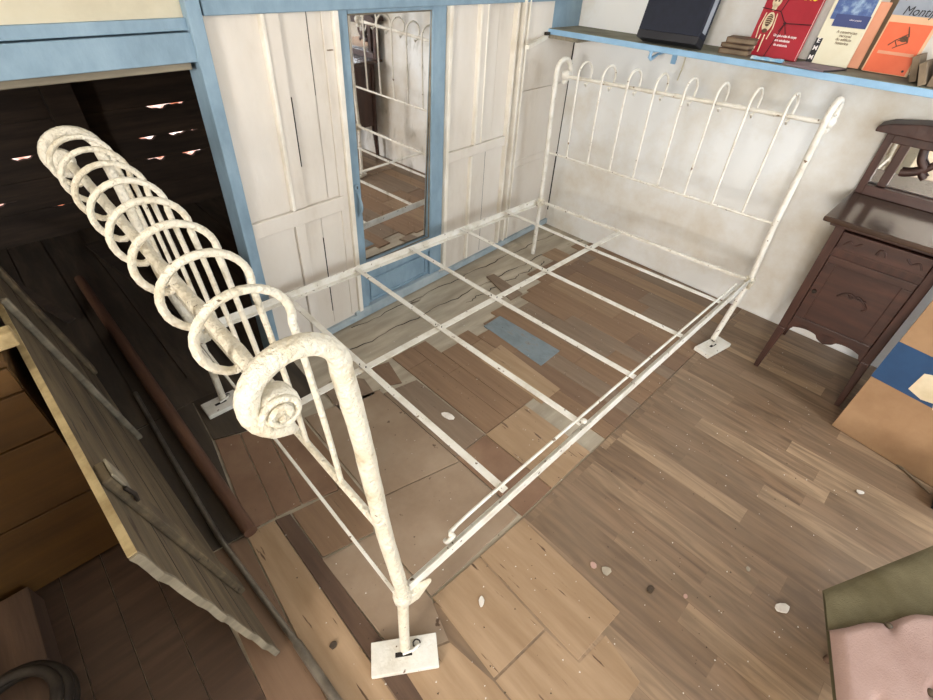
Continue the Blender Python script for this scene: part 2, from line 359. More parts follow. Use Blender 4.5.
# left panelled leaf
d1 = dr('door_1', 1)
def P(parent, name, mat, *boxes, bevel=.003):
    mb = MB()
    for b_ in boxes: swbox(mb, *b_)
    return mb.build(name, M[mat], parent, bevel)
P(d1, 'door_panel', 'panel', (1.907,2.086,0,.004,.662,1.303))
P(d1, 'door_panel', 'panel', (1.738,1.846,0,.007,.662,1.303))
P(d1, 'door_panel', 'panel', (1.680,1.734,0,.003,.662,1.303))
P(d1, 'stile', 'panel', (1.846,1.907,0,.020,.662,1.303))
P(d1, 'bead', 'panel_edge', (1.900,1.913,.000,.026,.662,1.303))
P(d1, 'mid_rail', 'panel', (1.665,2.086,0,.019,.596,.658))
P(d1, 'door_panel', 'panel', (1.912,2.086,0,.005,.05,.593))
P(d1, 'stile', 'panel', (1.868,1.910,0,.018,.05,.596))
P(d1, 'door_panel', 'panel', (1.786,1.866,0,.006,.05,.593))
P(d1, 'door_panel', 'panel', (1.668,1.782,0,.004,.05,.593))
P(d1, 'edge_stile', 'panel', (1.640,1.680,0,.010,.05,1.303))
P(d1, 'gap', 'crack', (1.7355,1.7375,0,.0045,1.05,1.303), (1.8435,1.8450,0,.0208,.82,1.06), (1.7815,1.7850,0,.0046,.12,.5), bevel=0)
P(d1, 'edge_batten', 'panel_edge', (1.618,1.640,0,.024,.05,1.303))
P(d1, 'hook_eye', 'taupe', (1.650,1.672,.010,.018,1.186,1.189), bevel=0)
# mirror door
d2 = dr('door_2', 2)
P(d2, 'stile', 'blue', (1.570,1.614,-.03,.012,.055,1.40)); P(d2, 'stile', 'blue', (1.060,1.141,-.03,.012,.055,1.40))
P(d2, 'top_rail', 'blue', (1.141,1.570,-.03,.010,1.290,1.40))
P(d2, 'lock_rail', 'blue', (1.141,1.570,-.03,.010,.205,.282))
P(d2, 'kick_panel', 'blue', (1.141,1.570,-.03,-.004,.055,.205))
P(d2, 'kick_moulding', 'blue', (1.160,1.550,-.01,.004,.07,.078), (1.160,1.550,-.01,.004,.182,.19), (1.542,1.550,-.01,.004,.07,.19), (1.160,1.168,-.01,.004,.07,.19))
mp_ = MB(); mp_.hexa([SW(1.141,-.034,.282),SW(1.141,-.0155,.282),SW(1.570,-.020,.282),SW(1.570,-.034,.282)],[SW(1.141,-.034,1.29),SW(1.141,.0025,1.29),SW(1.570,-.002,1.29),SW(1.570,-.034,1.29)])
mp_.build('mirror_pane', M['mirror'], d2)      # the old pane sits a little askew in its frame
P(d2, 'glazing_bead', 'grey_wood', (1.141,1.147,-.004,.004,.282,1.290), (1.564,1.570,-.004,.004,.282,1.290), (1.147,1.564,-.004,.004,1.284,1.290), (1.147,1.564,-.004,.004,.282,.288))
h = MB(); hp = [SW(1.592, .014+.018*math.sin(PI*t/8)+.004, .650-.105*t/8) for t in range(9)]
h.tube(hp, [.006,.005,.0055,.007,.008,.008,.0075,.006,.005], 8)
hd = h.build('door_handle', M['blue'], d2)
h = MB(); mmx = Matrix.Translation(SW(1.594,.012,.675)) @ Matrix.Rotation(PI/2,4,'X')
h.lathe([(.015,0),(.015,.003),(.011,.006)], 16, mmx); h.build('escutcheon', M['blue'], d2)
h = MB(); h.box(-.002,.002,-.0075,-.006,-.006,.006, Matrix.Translation(SW(1.594,.0122,.675))); h.build('keyhole', M['iron'], d2)
# right panelled leaf
d3 = dr('door_3', 3)
P(d3, 'edge_batten', 'panel_edge', (1.036,1.056,0,.028,.05,1.303))
P(d3, 'door_panel', 'panel', (.848,1.034,0,.004,.705,1.303)); P(d3, 'door_panel', 'panel', (.700,.798,0,.005,.705,1.303)); P(d3, 'door_panel', 'panel', (.590,.697,0,.003,.705,1.303))
P(d3, 'stile', 'panel', (.798,.848,0,.020,.705,1.303)); P(d3, 'bead', 'panel_edge', (.840,.854,0,.026,.705,1.303)); P(d3, 'bead', 'panel_edge', (.794,.804,0,.024,.705,1.303))
P(d3, 'mid_rail', 'panel', (.590,1.034,0,.020,.652,.702))
P(d3, 'door_panel', 'panel', (.868,1.034,0,.004,.05,.648)); P(d3, 'door_panel', 'panel', (.590,.812,0,.005,.05,.648))
P(d3, 'stile', 'panel', (.816,.864,0,.018,.05,.652)); P(d3, 'bead', 'panel_edge', (.856,.869,0,.024,.05,.652))
P(d3, 'gap', 'crack', (.737,.739,.003,.0055,.05,.648), bevel=0)
P(d3, 'edge_stile', 'panel_edge', (.574,.590,0,.030,.05,1.303))
P(d3, 'jamb', 'panel_edge', (.524,.538,0,.034,.05,1.42)); P(d3, 'jamb', 'panel', (.488,.520,0,.014,.05,1.42)); P(d3, 'jamb_edge', 'panel_edge', (.483,.492,.0,.028,.05,1.42))
# wide horizontal boards up to the corner
d4 = dr('trim_5', 5); 
for z0, z1, oo in [(.05,.490,.006),(.494,.905,.009),(.909,1.302,.006)]:
    P(d4, 'board', 'panel', (.004,.482,0,oo,z0,z1), bevel=.001)
P(d4, 'corner_gap', 'crack', (-.002,.006,0,.012,.10,1.13), bevel=0)
P(d4, 'dado_line', 'panel', (.02,.482,0,.012,.485,.497), (.02,.482,0,.012,.53,.534))

# ------------------------------------------------------------------ storage room behind the opening
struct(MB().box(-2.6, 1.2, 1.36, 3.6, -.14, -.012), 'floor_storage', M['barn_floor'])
def barn_floor_boards():
    x = -1.9
    while x < .9:
        w = random.uniform(.13,.2)
        y = 1.37 if x > -.6 else 1.37
        MB().box(x, x+w-.006, y, 3.35, -.012, -.004+random.uniform(0,.003)).build('floorboard', M['barn_floor'], bpy.data.objects['floor_storage'])
        x += w
barn_floor_boards()
yb = 3.30
bwall = MB()
def gapwall():
    # irregular horizontal boards; gaps let the day in where boards have shrunk
    rows = [-.14,.172,.25,.34,.475,.645,.80,.95,1.1,1.25,1.4,1.6,1.9]
    gaps = {0: [(-.10,.01)], 1: [(-.36,-.215)], 2: [(.475,.61),(.71,.87)], 3: [(.48,.63),(.65,.87),(-.19,-.03)], 4: [(.58,.83)]}
    for i in range(len(rows)-1):
        z0, z1 = rows[i], rows[i+1]
        n = 260; xs = [-2.6+4.0*t/n for t in range(n+1)]
        def wob(x, seed): return .006*math.sin(x*17+seed)+.004*math.sin(x*43+seed*2)
        tops = []; bots = []
        for x in xs:
            g = 0
            for a, b_ in gaps.get(i, []):
                if a <= x <= b_:
                    t = (x-a)/(b_-a); g = .030*max(0, math.sin(PI*t))**.6*max(.2, .5+.35*math.sin(x*38+i*2)+.2*math.sin(x*97+i))
            tops.append(z1 - max(g,0) + (0.004 if not g else 0)); bots.append(z0)
        vs = []; 
        off = .012 if i % 2 else 0
        for x, a, b_ in zip(xs, bots, tops):
            vs += [(x,yb+off,a),(x,yb+off,b_),(x,yb+.03+off,a),(x,yb+.03+off,b_)]
        fs = []
        for t in range(n):
            a = 4*t; c = 4*(t+1)
            fs += [(a,c,c+1,a+1),(a+2,a+3,c+3,c+2),(a+1,c+1,c+3,a+3),(a,a+2,c+2,c)]
        bwall.add(vs, fs)
gapwall()
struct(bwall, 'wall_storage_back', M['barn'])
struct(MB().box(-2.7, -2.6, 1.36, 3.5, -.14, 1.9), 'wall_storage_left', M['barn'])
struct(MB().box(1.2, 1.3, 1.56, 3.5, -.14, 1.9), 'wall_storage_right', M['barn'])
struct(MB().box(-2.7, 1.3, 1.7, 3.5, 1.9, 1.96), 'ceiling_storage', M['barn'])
o = MB().box(.10,.24,yb-.12,yb-.002,-.01,1.9).build('wooden_post', M['barn']); tag(o, 'dark squared post against the gappy board wall of the storage room', 'post')
o = MB().box(-1.3,.09,yb-.07,yb-.002,.92,1.0).build('wooden_rail', M['barn']); tag(o, 'dark horizontal rail across the back wall of the storage room', 'beam')

# ------------------------------------------------------------------ the iron bed
bed = thing('iron_bed_frame', (1.0,.6,0), 'cream painted old iron double bed frame with scrolled rods and bare slats', 'bed')
E_ = M['enamel']; EW = M['enamel_worn']
def arc(cx, cz, rx, rz, a0, a1, n): return [(cx+rx*math.cos(a0+(a1-a0)*i/n), cz+rz*math.sin(a0+(a1-a0)*i/n)) for i in range(n+1)]
def smooth(pts, n=4):
    """Catmull-Rom through the points"""
    pts = [V(p) for p in pts]; out = []
    for i in range(len(pts)-1):
        p0 = pts[max(i-1,0)]; p1 = pts[i]; p2 = pts[i+1]; p3 = pts[min(i+2,len(pts)-1)]
        for k in range(n):
            t = k/n
            out.append(.5*((2*p1)+(p2-p0)*t+(2*p0-5*p1+4*p2-p3)*t*t+(3*p1-p0-3*p2+p3)*t**3))
    out.append(pts[-1]); return out
def far(y): return y/1.21
W_ = 1.213
# --- foot end
def FX(x, z, y):      # small lean of the foot end from the near to the far side
    t = far(y); k = max(0,(z-.4)/.6); return V((x+.020*t*min(1,k), y, z-.040*t*k))
FC = (-.111, 1.074)
def foot_post(y, base, junc):
    b_ = MB()
    b_.tube([base, (base[0]*.5+junc[0]*.5, base[1]*.5+junc[1]*.5, .2), (junc[0], junc[1], .345)], [.0135,.0135,.0135], 12, lump=.03).build('leg', E_, bed)
    pts = [V((junc[0], junc[1], .34)), V((junc[0], junc[1], .385)), FX(-.020, .62, y), FX(-.037, .90, y), FX(-.047, 1.02, y)]
    a = arc(FC[0], FC[1], .060, .057, -.15, PI*1.40, 22)
    pts2 = smooth(pts, 6)+[FX(x_, z_, y) for x_, z_ in a]
    a2 = [(-.127,1.021)]
    pts2 += [FX(x_, z_, y) for x_, z_ in a2]
    rr = [.0168]*6+[.0156]*(len(pts2)-28)+[.0142]*19+[.013,.012,.010]
    MB().tube(pts2, rr, 16, lump=.035).build('post', E_, bed)
    s = -1 if y < .5 else 1
    c = FX(-.141, 1.061, y)
    kn = MB(); mx = Matrix.Translation(c+V((0,s*.010,0))) @ Matrix.Rotation(PI/2*(1 if s < 0 else -1),4,'X')
    kn.lathe([(.018,-.028),(.0265,-.024),(.028,-.008),(.0265,0),(.020,.0035),(.010,.006),(.003,.007)], 24, mx)
    K = kn.build('scroll_knob', E_, bed)
    sp = MB(); pts3 = []
    for i in range(34):
        a = i*.36; r_ = .0250-.0205*i/33
        pts3.append(c+V((r_*math.cos(a)*-1, s*(.015+.003*i/33), r_*math.sin(a))))
    sp.tube(pts3, [.0045]*30+[.005,.0055,.006,.004], 8, lump=.08).build('spiral', E_, K)
foot_post(0, (-.011,-.012,.0245), (-.005,-.017))
foot_post(W_, (.018,1.221,.0245), (.020,1.215))
ZC = .655
for i in range(1, 9):
    y = .135*i
    pts = [FX(-.026, ZC, y), FX(-.033, .82, y), FX(-.044, 1.0, y)]
    a = arc(-.112, 1.083, .0655, .062, -.25, PI*1.30, 20)
    pp = smooth(pts, 5)[:-1]+[FX(x_, z_, y) for x_, z_ in a]+[FX(-.141,1.030,y), FX(-.128,1.036,y)]
    MB().tube(pp, [.0056]*10+[.0064]*(len(pp)-10), 10, lump=.05).build('foot_rod', E_, bed)
pp = [FX(-.128, 1.045, 0.0+W_*i/40) for i in range(41)]
rr = [.0108*(1.16 if (i % 5 in (0,)) else 1) for i in range(41)]
MB().tube(pp, rr, 14, lump=.03).build('foot_top_rail', E_, bed)
MB().tube([FX(-.027, ZC-.003, .0+W_*i/20) for i in range(21)], .0078, 10, lump=.03).build('foot_lower_rail', E_, bed)
MB().box(-.003,.003,-.010,.010,0,1) if False else None
q = MB(); q.hexa([V((-.020,-.01,.362)),V((-.012,-.01,.362)),V((.012,1.215,.362)),V((.004,1.215,.362))],[V((-.026,-.01,.392)),V((-.018,-.01,.392)),V((.008,1.215,.392)),V((0,1.215,.392))])
q.build('foot_angle_bar', EW, bed, .001)
# --- head end
def HX(x, z, y):
    t = far(y); return V((x-.020*t*max(0,(z-.4)/.6), y, z-.030*t*max(0,(z-.4)/.6)))
def head_post(y, base, junc):
    MB().tube([base, ((base[0]+junc[0])/2, (base[1]+junc[1])/2, .2), (junc[0], junc[1], .36)], .0125, 12, lump=.03).build('leg', EW, bed)
    pts = smooth([V((junc[0], junc[1], .35)), V((junc[0], junc[1], .40)), HX(2.004,.62,y), HX(1.998,.88,y), HX(2.000,1.02,y)], 6)
    a = arc(2.058, 1.066, .058, .056, PI+.15, -.42*PI, 20)
    pp = pts+[HX(x_, z_, y) for x_, z_ in a]+[HX(2.068,1.012,y)]
    MB().tube(pp, [.0124]*(len(pp)-6)+[.013,.012,.0115,.011,.010,.009], 12, lump=.04).build('post', EW, bed)
    s = -1 if y < .5 else 1
    kn = MB(); mx = Matrix.Translation(HX(2.080,1.045,y)+V((0,s*.012,0))) @ Matrix.Rotation(PI/2*(1 if s < 0 else -1),4,'X')
    kn.lathe([(.014,-.034),(.022,-.028),(.023,-.01),(.021,0),(.012,.006),(.004,.008)], 18, mx).build('scroll_knob', EW, bed)
head_post(-.006, (1.996,.016,.0245), (2.022,-.012))
head_post(1.208, (2.014,1.216,.0), (2.003,1.209))
for i in range(1, 9):
    y = .135*i
    pts = [HX(2.010,.655,y), HX(2.005,.82,y), HX(2.002,1.01,y)]
    a = arc(2.060, 1.068, .058, .055, PI+.2, -.36*PI, 16)
    pp = smooth(pts, 5)[:-1]+[HX(x_, z_, y) for x_, z_ in a]+[HX(2.082,1.012,y), HX(2.072,1.024,y)]
    MB().tube(pp, .0052, 8, lump=.05).build('head_rod', EW, bed)
pp = [HX(2.078, 1.040, -.005+1.21*i/36) for i in range(37)]
MB().tube(pp, [.0084*(1.25 if i % 4 == 2 else 1) for i in range(37)], 10, lump=.04).build('head_top_rail', EW, bed)
MB().tube([HX(2.010, .652, -.0+W_*i/20) for i in range(21)], .0062, 8, lump=.04).build('head_lower_rail', EW, bed)
q = MB(); q.hexa([V((2.006,-.012,.372)),V((2.018,-.012,.372)),V((2.002,1.21,.350)),V((1.990,1.21,.350))],[V((2.006,-.012,.386)),V((2.018,-.012,.386)),V((2.002,1.21,.364)),V((1.990,1.21,.364))])
q.build('head_angle_bar', EW, bed, .001)
# --- side rails (angle iron), the thin rod along the near one, slats, centre strap
def rail(y0, y1, z0, z1, s, xx0=.01, xx1=2.0):
    q = MB()
    # upright flange (outside) and flat flange (inside)
    q.hexa([V((xx0,y0,z0-.030)),V((xx1,y1,z1-.030)),V((xx1,y1+.004,z1-.030)),V((xx0,y0+.004,z0-.030))],[V((xx0,y0,z0)),V((xx1,y1,z1)),V((xx1,y1+.004,z1)),V((xx0,y0+.004,z0))])
    a, b_ = (.0, .024) if s > 0 else (-.020,.004)
    q.hexa([V((xx0,y0+a,z0-.034)),V((xx1,y1+a,z1-.034)),V((xx1,y1+b_,z1-.034)),V((xx0,y0+b_,z0-.034))],[V((xx0,y0+a,z0-.030)),V((xx1,y1+a,z1-.030)),V((xx1,y1+b_,z1-.030)),V((xx0,y0+b_,z0-.030))])
    q.build('side_rail', EW, bed, .001)
rail(-.026, -.020, .395, .402, 1)
rail(1.222, 1.212, .390, .376, -1)
pts = smooth([(.150,.010,.366),(.148,-.002,.378),(.165,-.004,.392),(.19,.010,.392),(.5,.014,.390),(1.2,.014,.390),(1.90,.010,.394)], 4)
MB().tube(pts, [.0065]*12+[.0048]*(len(pts)-12), 8).build('tension_rod', EW, bed)
MB().lathe([(.004,0),(.010,.002),(.010,.008),(.005,.013)], 10, Matrix.Translation((.71,-.004,.388))).build('bolt', EW, bed)
MB().lathe([(.003,0),(.009,.002),(.009,.008),(.005,.012)], 10, Matrix.Translation((1.52,1.205,.374))).build('bolt', EW, bed)
MB().lathe([(.003,0),(.009,.002),(.009,.008),(.005,.012)], 10, Matrix.Translation((1.88,1.205,.370))).build('bolt', EW, bed)
for s0, s1 in [(.353,.372),(.701,.712),(1.014,1.018),(1.358,1.352),(1.708,1.695)]:
    q = MB(); w = .011; za, zb = .386, .374; zm = .374
    cs = [(s0-.001,-.004,za),((s0+s1)/2,.60,zm),(s1,1.216,zb)]
    for (x0,y0,z0),(x1,y1,z1) in zip(cs, cs[1:]):
        q.hexa([V((x0-w,y0,z0)),V((x0+w,y0,z0)),V((x1+w,y1,z1)),V((x1-w,y1,z1))],[V((x0-w,y0,z0+.004)),V((x0+w,y0,z0+.004)),V((x1+w,y1,z1+.004)),V((x1-w,y1,z1+.004))])
    q.build('slat', EW, bed, .0008)
q = MB(); w = .013
xs = [-.008,.36,.706,1.015,1.355,1.70,2.012]
for x0, x1 in zip(xs, xs[1:]):
    q.hexa([V((x0,.660-w,.364)),V((x1,.662-w,.364)),V((x1,.662+w,.364)),V((x0,.660+w,.364))],[V((x0,.660-w,.368)),V((x1,.662-w,.368)),V((x1,.662+w,.368)),V((x0,.660+w,.368))])
q.build('centre_strap', EW, bed, .0008)
for x0 in (.36,.706,1.015,1.355,1.70):
    MB().tube([(x0+.004,.648,.384),(x0+.002,.650,.360),(x0-.004,.674,.360),(x0-.004,.674,.384)], .0018, 6).build('wire_tie', M['iron'], bed)
# corner castings
def casting(x, y, s, z, sx):
    q = MB(); q.hexa([V((x,y-.014,z-.052)),V((x+sx*.030,y-.020,z-.046)),V((x+sx*.030,y-.006,z-.046)),V((x,y+.014,z-.052))],
           [V((x,y-.014,z-.014)),V((x+sx*.066,y-.026,z+.004)),V((x+sx*.066,y-.016,z+.004)),V((x,y+.014,z-.014))])
    q.build('corner_casting', E_, bed, .004)
casting(-.004,-.020,1,.372,1); casting(2.022,-.014,1,.39,-1); casting(.020,1.215,1,.375,1); casting(2.003,1.209,1,.372,-1)
for x, y, z in [(-.005,-.017,.352),(2.022,-.012,.37),(.020,1.215,.352),(2.003,1.209,.352)]:
    MB().lathe([(.015,-.022),(.021,-.016),(.0225,.006),(.018,.022)], 14, Matrix.Translation((x,y,z))).build('collar', E_, bed)

# wooden blocks under three of the legs
def block(c, ang, L, Wd, label, h=.02, hx=0):
    o = thing('wooden_block', (c[0],c[1],0), label, 'block', 'wooden blocks under the bed legs')
    Mx = Matrix.Translation((c[0],c[1],0)) @ Matrix.Rotation(ang,4,'Z')
    MB().box(-L/2,L/2,-Wd/2,Wd/2,.003,.003+h,Mx).build('board', M['enamel_worn'], o, .002)
    MB().box(hx-.025,hx+.020,-.006,.006,.003+h,.0036+h,Mx).build('slot', M['crack'], o)
    MB().tube([Mx@V((hx-.005,.0,.006+h)),Mx@V((hx+.022,.004,.008+h)),Mx@V((hx+.040,.016,.007+h))], .0042, 8).build('wire_loop', M['enamel_worn'], o)
    MB().tube([Mx@V((hx+.034+.010*math.cos(t),.020+.010*math.sin(t),.0065+h)) for t in [i*.7 for i in range(9)]], .002, 6).build('wire_ring', M['iron'], o)
block((-.020,-.022), math.radians(-35), .178, .082, 'cream painted wooden block under the bed leg nearest the camera')
block((1.950,-.006), math.radians(-11), .185, .082, 'pale wooden block under the headboard leg beside the dark cabinet')
block((0.004,1.205), math.radians(0), .135, .085, 'dusty grey wooden block under the far foot leg beside the dark opening')

# ------------------------------------------------------------------ shelf on the headboard wall
SX, SZ = 2.166, 1.186
sh = thing('wall_shelf', (2.3,0,SZ), 'long light blue painted plank shelf above the headboard', 'shelf')
MB().box(SX, KX-.002, -1.3, 1.4435, SZ-.026, SZ-.002).build('board', M['blue_shelf'], sh, .002)
MB().box(SX+.006, KX-.002, -1.3, 1.44, SZ-.002, SZ).build('dusty_surface', M['shelf_top'], sh).__setitem__('label', 'dusty olive grey top surface')
MB().box(SX+.004, KX-.004, 1.44, 1.458 if False else 1.452, SZ-.026, SZ+.26).build('end_board', M['blue'], sh, .003)
MB().box(SX+.01, KX-.01, 1.25, 1.44, SZ-.045, SZ-.026).build('batten', M['grey_wood'], sh, .002)
def bracket(y):
    b_ = MB()
    b_.tube([(2.185,y,SZ-.030),(2.180,y,SZ-.052),(2.195,y,SZ-.060),(2.25,y,SZ-.046),(2.36,y,SZ-.036),(2.425,y,SZ-.030)], [.007,.009,.009,.006,.006,.006], 8)
    b_.box(2.18,2.43,y-.010,y+.010,SZ-.032,SZ-.026); b_.box(2.436,2.444,y-.012,y+.012,SZ-.10,SZ-.026)
    return b_.build('bracket', M['blue_shelf'], sh)
bracket(.835); bracket(-.75)
# white peg bar below the shelf's end
pg = thing('coat_peg_bar', SW(.40,0,1.13), 'short white square wooden bar jutting below the shelf end', 'bar')
MB().hexa([V((1.828,1.308,1.128)),V((1.842,1.292,1.128)),V((2.14,1.415,1.140)),V((2.13,1.431,1.140))],[V((1.828,1.308,1.146)),V((1.842,1.292,1.146)),V((2.14,1.415,1.158)),V((2.13,1.431,1.158))]).build('bar', M['panel_edge'], pg, .002)
MB().box(2.125,2.150,1.41,1.430,1.158,1.172).build('clip', M['iron'], pg)
# pipe down the wall behind the bed
o = MB().tube([(2.436,.775,SZ-.03),(2.436,.778,1.07),(2.436,.785,1.02)], .0035, 6).build('wall_cable', M['wall_cream']); tag(o, 'short grey cable running down the wall below the shelf bracket', 'cable')

# ------------------------------------------------------------------ things on the shelf
def leanM(x, y, z, lean, tilt=0, yaw=0, th=.018):
    """local frame of a book standing with its cover towards the room: +y right edge to left edge, +z up, +x into the book"""
    return Matrix.Translation((x,y,z+th*math.sin(lean)+.0005)) @ Matrix.Rotation(yaw,4,'Z') @ Matrix.Rotation(tilt,4,'X') @ Matrix.Rotation(lean,4,'Y')
def text_mesh(body, name, mat, parent, Mx, size, y_c, z_c, x=-.0012, shear=0, bold=0, sx=1):
    cu = bpy.data.curves.new(name, 'FONT'); cu.body = body; cu.size = size; cu.align_x = 'CENTER'; cu.align_y = 'CENTER'
    cu.extrude = .0003; cu.shear = shear; cu.offset = bold
    tmp = bpy.data.objects.new('t', cu); COL.objects.link(tmp)
    bpy.context.view_layer.update(); dg = bpy.context.evaluated_depsgraph_get()
    me = bpy.data.meshes.new_from_object(tmp.evaluated_get(dg))
    bpy.data.objects.remove(tmp); bpy.data.curves.remove(cu)
    # text lies in local x(right) y(up): right = -y of the book frame (seen from the room), up = +z, facing -x
    R_ = Matrix(((0,0,-1,0),(-sx,0,0,0),(0,1,0,0),(0,0,0,1)))
    Mt = Mx @ Matrix.Translation((x,y_c,z_c)) @ R_
    o_ = ORG.get(parent.name, V((0,0,0)))
    me.transform(Mt); me.transform(Matrix.Translation(-o_)); me.flip_normals() if False else None
    me.materials.clear(); me.materials.append(mat)
    o = bpy.data.objects.new(name, me); COL.objects.link(o); o.parent = parent; ORG[o.name] = o_
    return o
def book(name, label, Mx, w, h, t, cover, pages='pages', cat='book', group='books and boxes along the blue shelf', cover_label=None):
    o = thing(name, Mx.translation, label, cat, group)
    MB().box(.0025, t-.0025, -w/2+.004, w/2-.002, .004, h-.004, Mx).build('page_block', M[pages], o)
    c = MB(); c.box(0,.0025,-w/2,w/2,0,h,Mx); c.box(t-.0025,t,-w/2,w/2,0,h,Mx); c.box(.0025,t-.0025,w/2-.002,w/2,0,h,Mx)
    c.build('cover', M[cover], o, .0006)
    return o
# navy slip case
Mx = leanM(2.146,.765,SZ,math.radians(17),0,math.radians(2),.085)
nb = thing('slipcase_box', Mx.translation, 'big dark navy cloth covered box leaning at the left of the shelf', 'box')
MB().box(0,.085,-.143,.143,.030,.40,Mx).build('case', M['navy'], nb, .003)
MB().box(.0,.085,-.143,.143,.0,.030,Mx).build('base_lid', M['ink'], nb, .002)
MB().box(.020,.060,-.1442,-.1430,.05,.38,Mx).build('paper_edge', M['grey_cover'], nb)
# crumbling old books
for k, (yy, xx, zz, w_, hh, ang, lb) in enumerate([(.495,2.29,SZ,.125,.020,.10,'crumbling brown old book at the bottom of the little stack'),(.492,2.295,SZ+.0225,.120,.016,-.06,'brown worn leather book in the middle of the little stack'),(.485,2.30,SZ+.0405,.118,.020,.16,'dark brown rounded old book topmost of the little stack')]):
    o = thing('old_book', (xx,yy,zz), lb, 'book', 'stack of crumbling old books on the shelf')
    Mx = Matrix.Translation((xx,yy,zz)) @ Matrix.Rotation(ang,4,'Z')
    MB().box(-.045,.05,-w_/2+.003,w_/2-.004,.003,hh-.003,Mx).build('page_block', M['taupe'], o, .001)
    c = MB(); c.box(-.048,.052,-w_/2,w_/2,0,.003,Mx); c.box(-.050,.052,-w_/2,w_/2,hh-.003,hh,Mx); c.box(-.048,.052,w_/2-.004,w_/2,.003,hh-.003,Mx)
    c.build('cover', M['old_leather'], o, .001)
# red anatomy book
Mx = leanM(2.300,.362,SZ,math.radians(13),math.radians(0),math.radians(-4))
rb = book('anatomy_book', 'crimson red book with a skeleton on its cover, tied with dark string', Mx, .212, .29, .022, 'red')
text_mesh('HUMANO', 'title_lettering', M['yellow'], rb, Mx, .042, -.020, .216, bold=.001, sx=.72)
text_mesh('Um guia e atlas do corpo', 'small_lettering', M['white_print'], rb, Mx, .0125, -.028, .078, bold=.0003, sx=.72)
text_mesh('para estudantes', 'small_lettering', M['white_print'], rb, Mx, .0125, -.024, .062, bold=.0003, sx=.8)
text_mesh('de anatomia', 'small_lettering', M['white_print'], rb, Mx, .0125, -.026, .046, bold=.0003, sx=.9)
sk = MB()
def disc(cy, cz, ry, rz, n=18, x=-.0010):
    return [Mx @ V((x, cy+ry*math.cos(2*PI*i/n), cz+rz*math.sin(2*PI*i/n))) for i in range(n)]
def fan(mb, ps): mb.add(ps, [tuple(range(len(ps)))])
fan(sk, disc(.062,.192,.018,.022)); fan(sk, disc(.062,.170,.010,.012))
for yy in (.040,.084):
    sk.tube([Mx@V((-.001,yy,.150)), Mx@V((-.001,yy+(.006 if yy>.06 else -.006),.100)), Mx@V((-.001,yy,.060))], .0022, 5)
for yy in (.054,.070):
    sk.tube([Mx@V((-.001,yy,.075)), Mx@V((-.001,yy+(.004 if yy>.06 else -.002),.012))], .0028, 5)
fan(sk, disc(.062,.118,.020,.036)); sk.build('skeleton_print', M['bone'], rb)
fan(MB_ := MB(), disc(.062,.125,.013,.022, x=-.0014)); MB_.build('ribcage_print', M['brown_print'], rb)
fan(MB_ := MB(), disc(.062,.088,.011,.008, x=-.0014)); MB_.build('pelvis_print', M['brown_print'], rb)
for yy in (.056,.069): fan(MB_ := MB(), disc(yy,.193,.004,.004, x=-.0014)); MB_.build('eye_print', M['brown_print'], rb)
for zz in (.110,.117,.124,.131,.138): MB().tube([Mx@V((-.0018,.062+.012*math.cos(t*.5236), zz+.003*math.sin(t*.5236))) for t in range(7)], .0009, 4).build('rib_print', M['bone'], rb)
st = MB(); K0 = V((-.004,-.006,.120))
for a, b_ in [((-.003,.108,.165),(-.003,.030,.158)),((-.003,.030,.158),K0),(K0,(-.003,-.108,.125)),((-.003,.030,.158),(-.003,-.002,.290)),(K0,(-.003,.018,.0)),(K0,(-.004,-.026,.085)),(K0,(-.004,.006,.09))]:
    st.tube([Mx@V(a), Mx@V(b_)], .0016, 6)
st.lathe([(.002,-.005),(.006,-.002),(.006,.002),(.002,.005)], 8, Matrix.Translation(Mx@K0))
st.build('string', M['string'], rb)
# wrapper lying in front of it
Mw = Matrix.Translation((2.215,.335,SZ)) @ Matrix.Rotation(math.radians(6),4,'Z')
o = thing('foil_wrapper', Mw.translation, 'small blue and white crumpled wrapper lying before the red book', 'wrapper')
w_ = MB(); w_.grid(lambda u,v: Mw@V((-.020+.040*v, -.062+.124*u, .003+.010*math.sin(PI*v)*(1+.1*math.sin(u*15)))), 24, 8)
w_.grid(lambda u,v: Mw@V((-.020+.040*v, -.062+.124*u, .001)), 4, 2); w_.build('wrapper_sheet', M['sachet'], o)
# mauve folder lying flat
Mw = Matrix.Translation((2.235,.165,SZ)) @ Matrix.Rotation(math.radians(-14),4,'Z')
o = thing('folder', Mw.translation, 'flat mauve grey folder lying in front of the cream book', 'folder')
MB().box(-.075,.075,-.085,.085,.0005,.006,Mw).build('cover', M['mauve'], o, .001)
MB().tube([Mw@V((-.078,-.086,.004)),Mw@V((.075,-.088,.004))], .003, 6).build('spine_edge', M['ink'], o)
# blue / cream book, salmon book behind
Mx = leanM(2.335,.150,SZ,math.radians(10),0,math.radians(-2))
o = book('paperback', 'cream and blue paperback with small title lines and black letter strip', Mx, .150, .25, .014, 'book_cream')
MB().box(-.0012,0,-.070,.062,.150,.25,Mx).build('blue_photo', M['book_blue'], o)
MB().box(-.0020,-.0012,-.073,.045,.128,.168,Mx).build('indigo_band', M['book_blue_dark'], o)
MB().box(-.0016,0,.052,.075,.0,.085,Mx).build('black_strip', M['ink'], o)
for zz, tx in ((.018,'M'),(.050,'M'),(.076,'E')): text_mesh(tx, 'strip_letter', M['white_print'], o, Mx, .022, .0635, zz, x=-.0022, bold=.0004)
for zz, tx in ((.112,'A construcao'),(.100,'racional'),(.088,'do edificio'),(.076,'historico')): text_mesh(tx, 'title_lettering', M['taupe'], o, Mx, .013, -.020, zz, bold=.0002)
text_mesh('edicao popular', 'band_lettering', M['white_print'], o, Mx, .007, -.028, .152, x=-.0028)
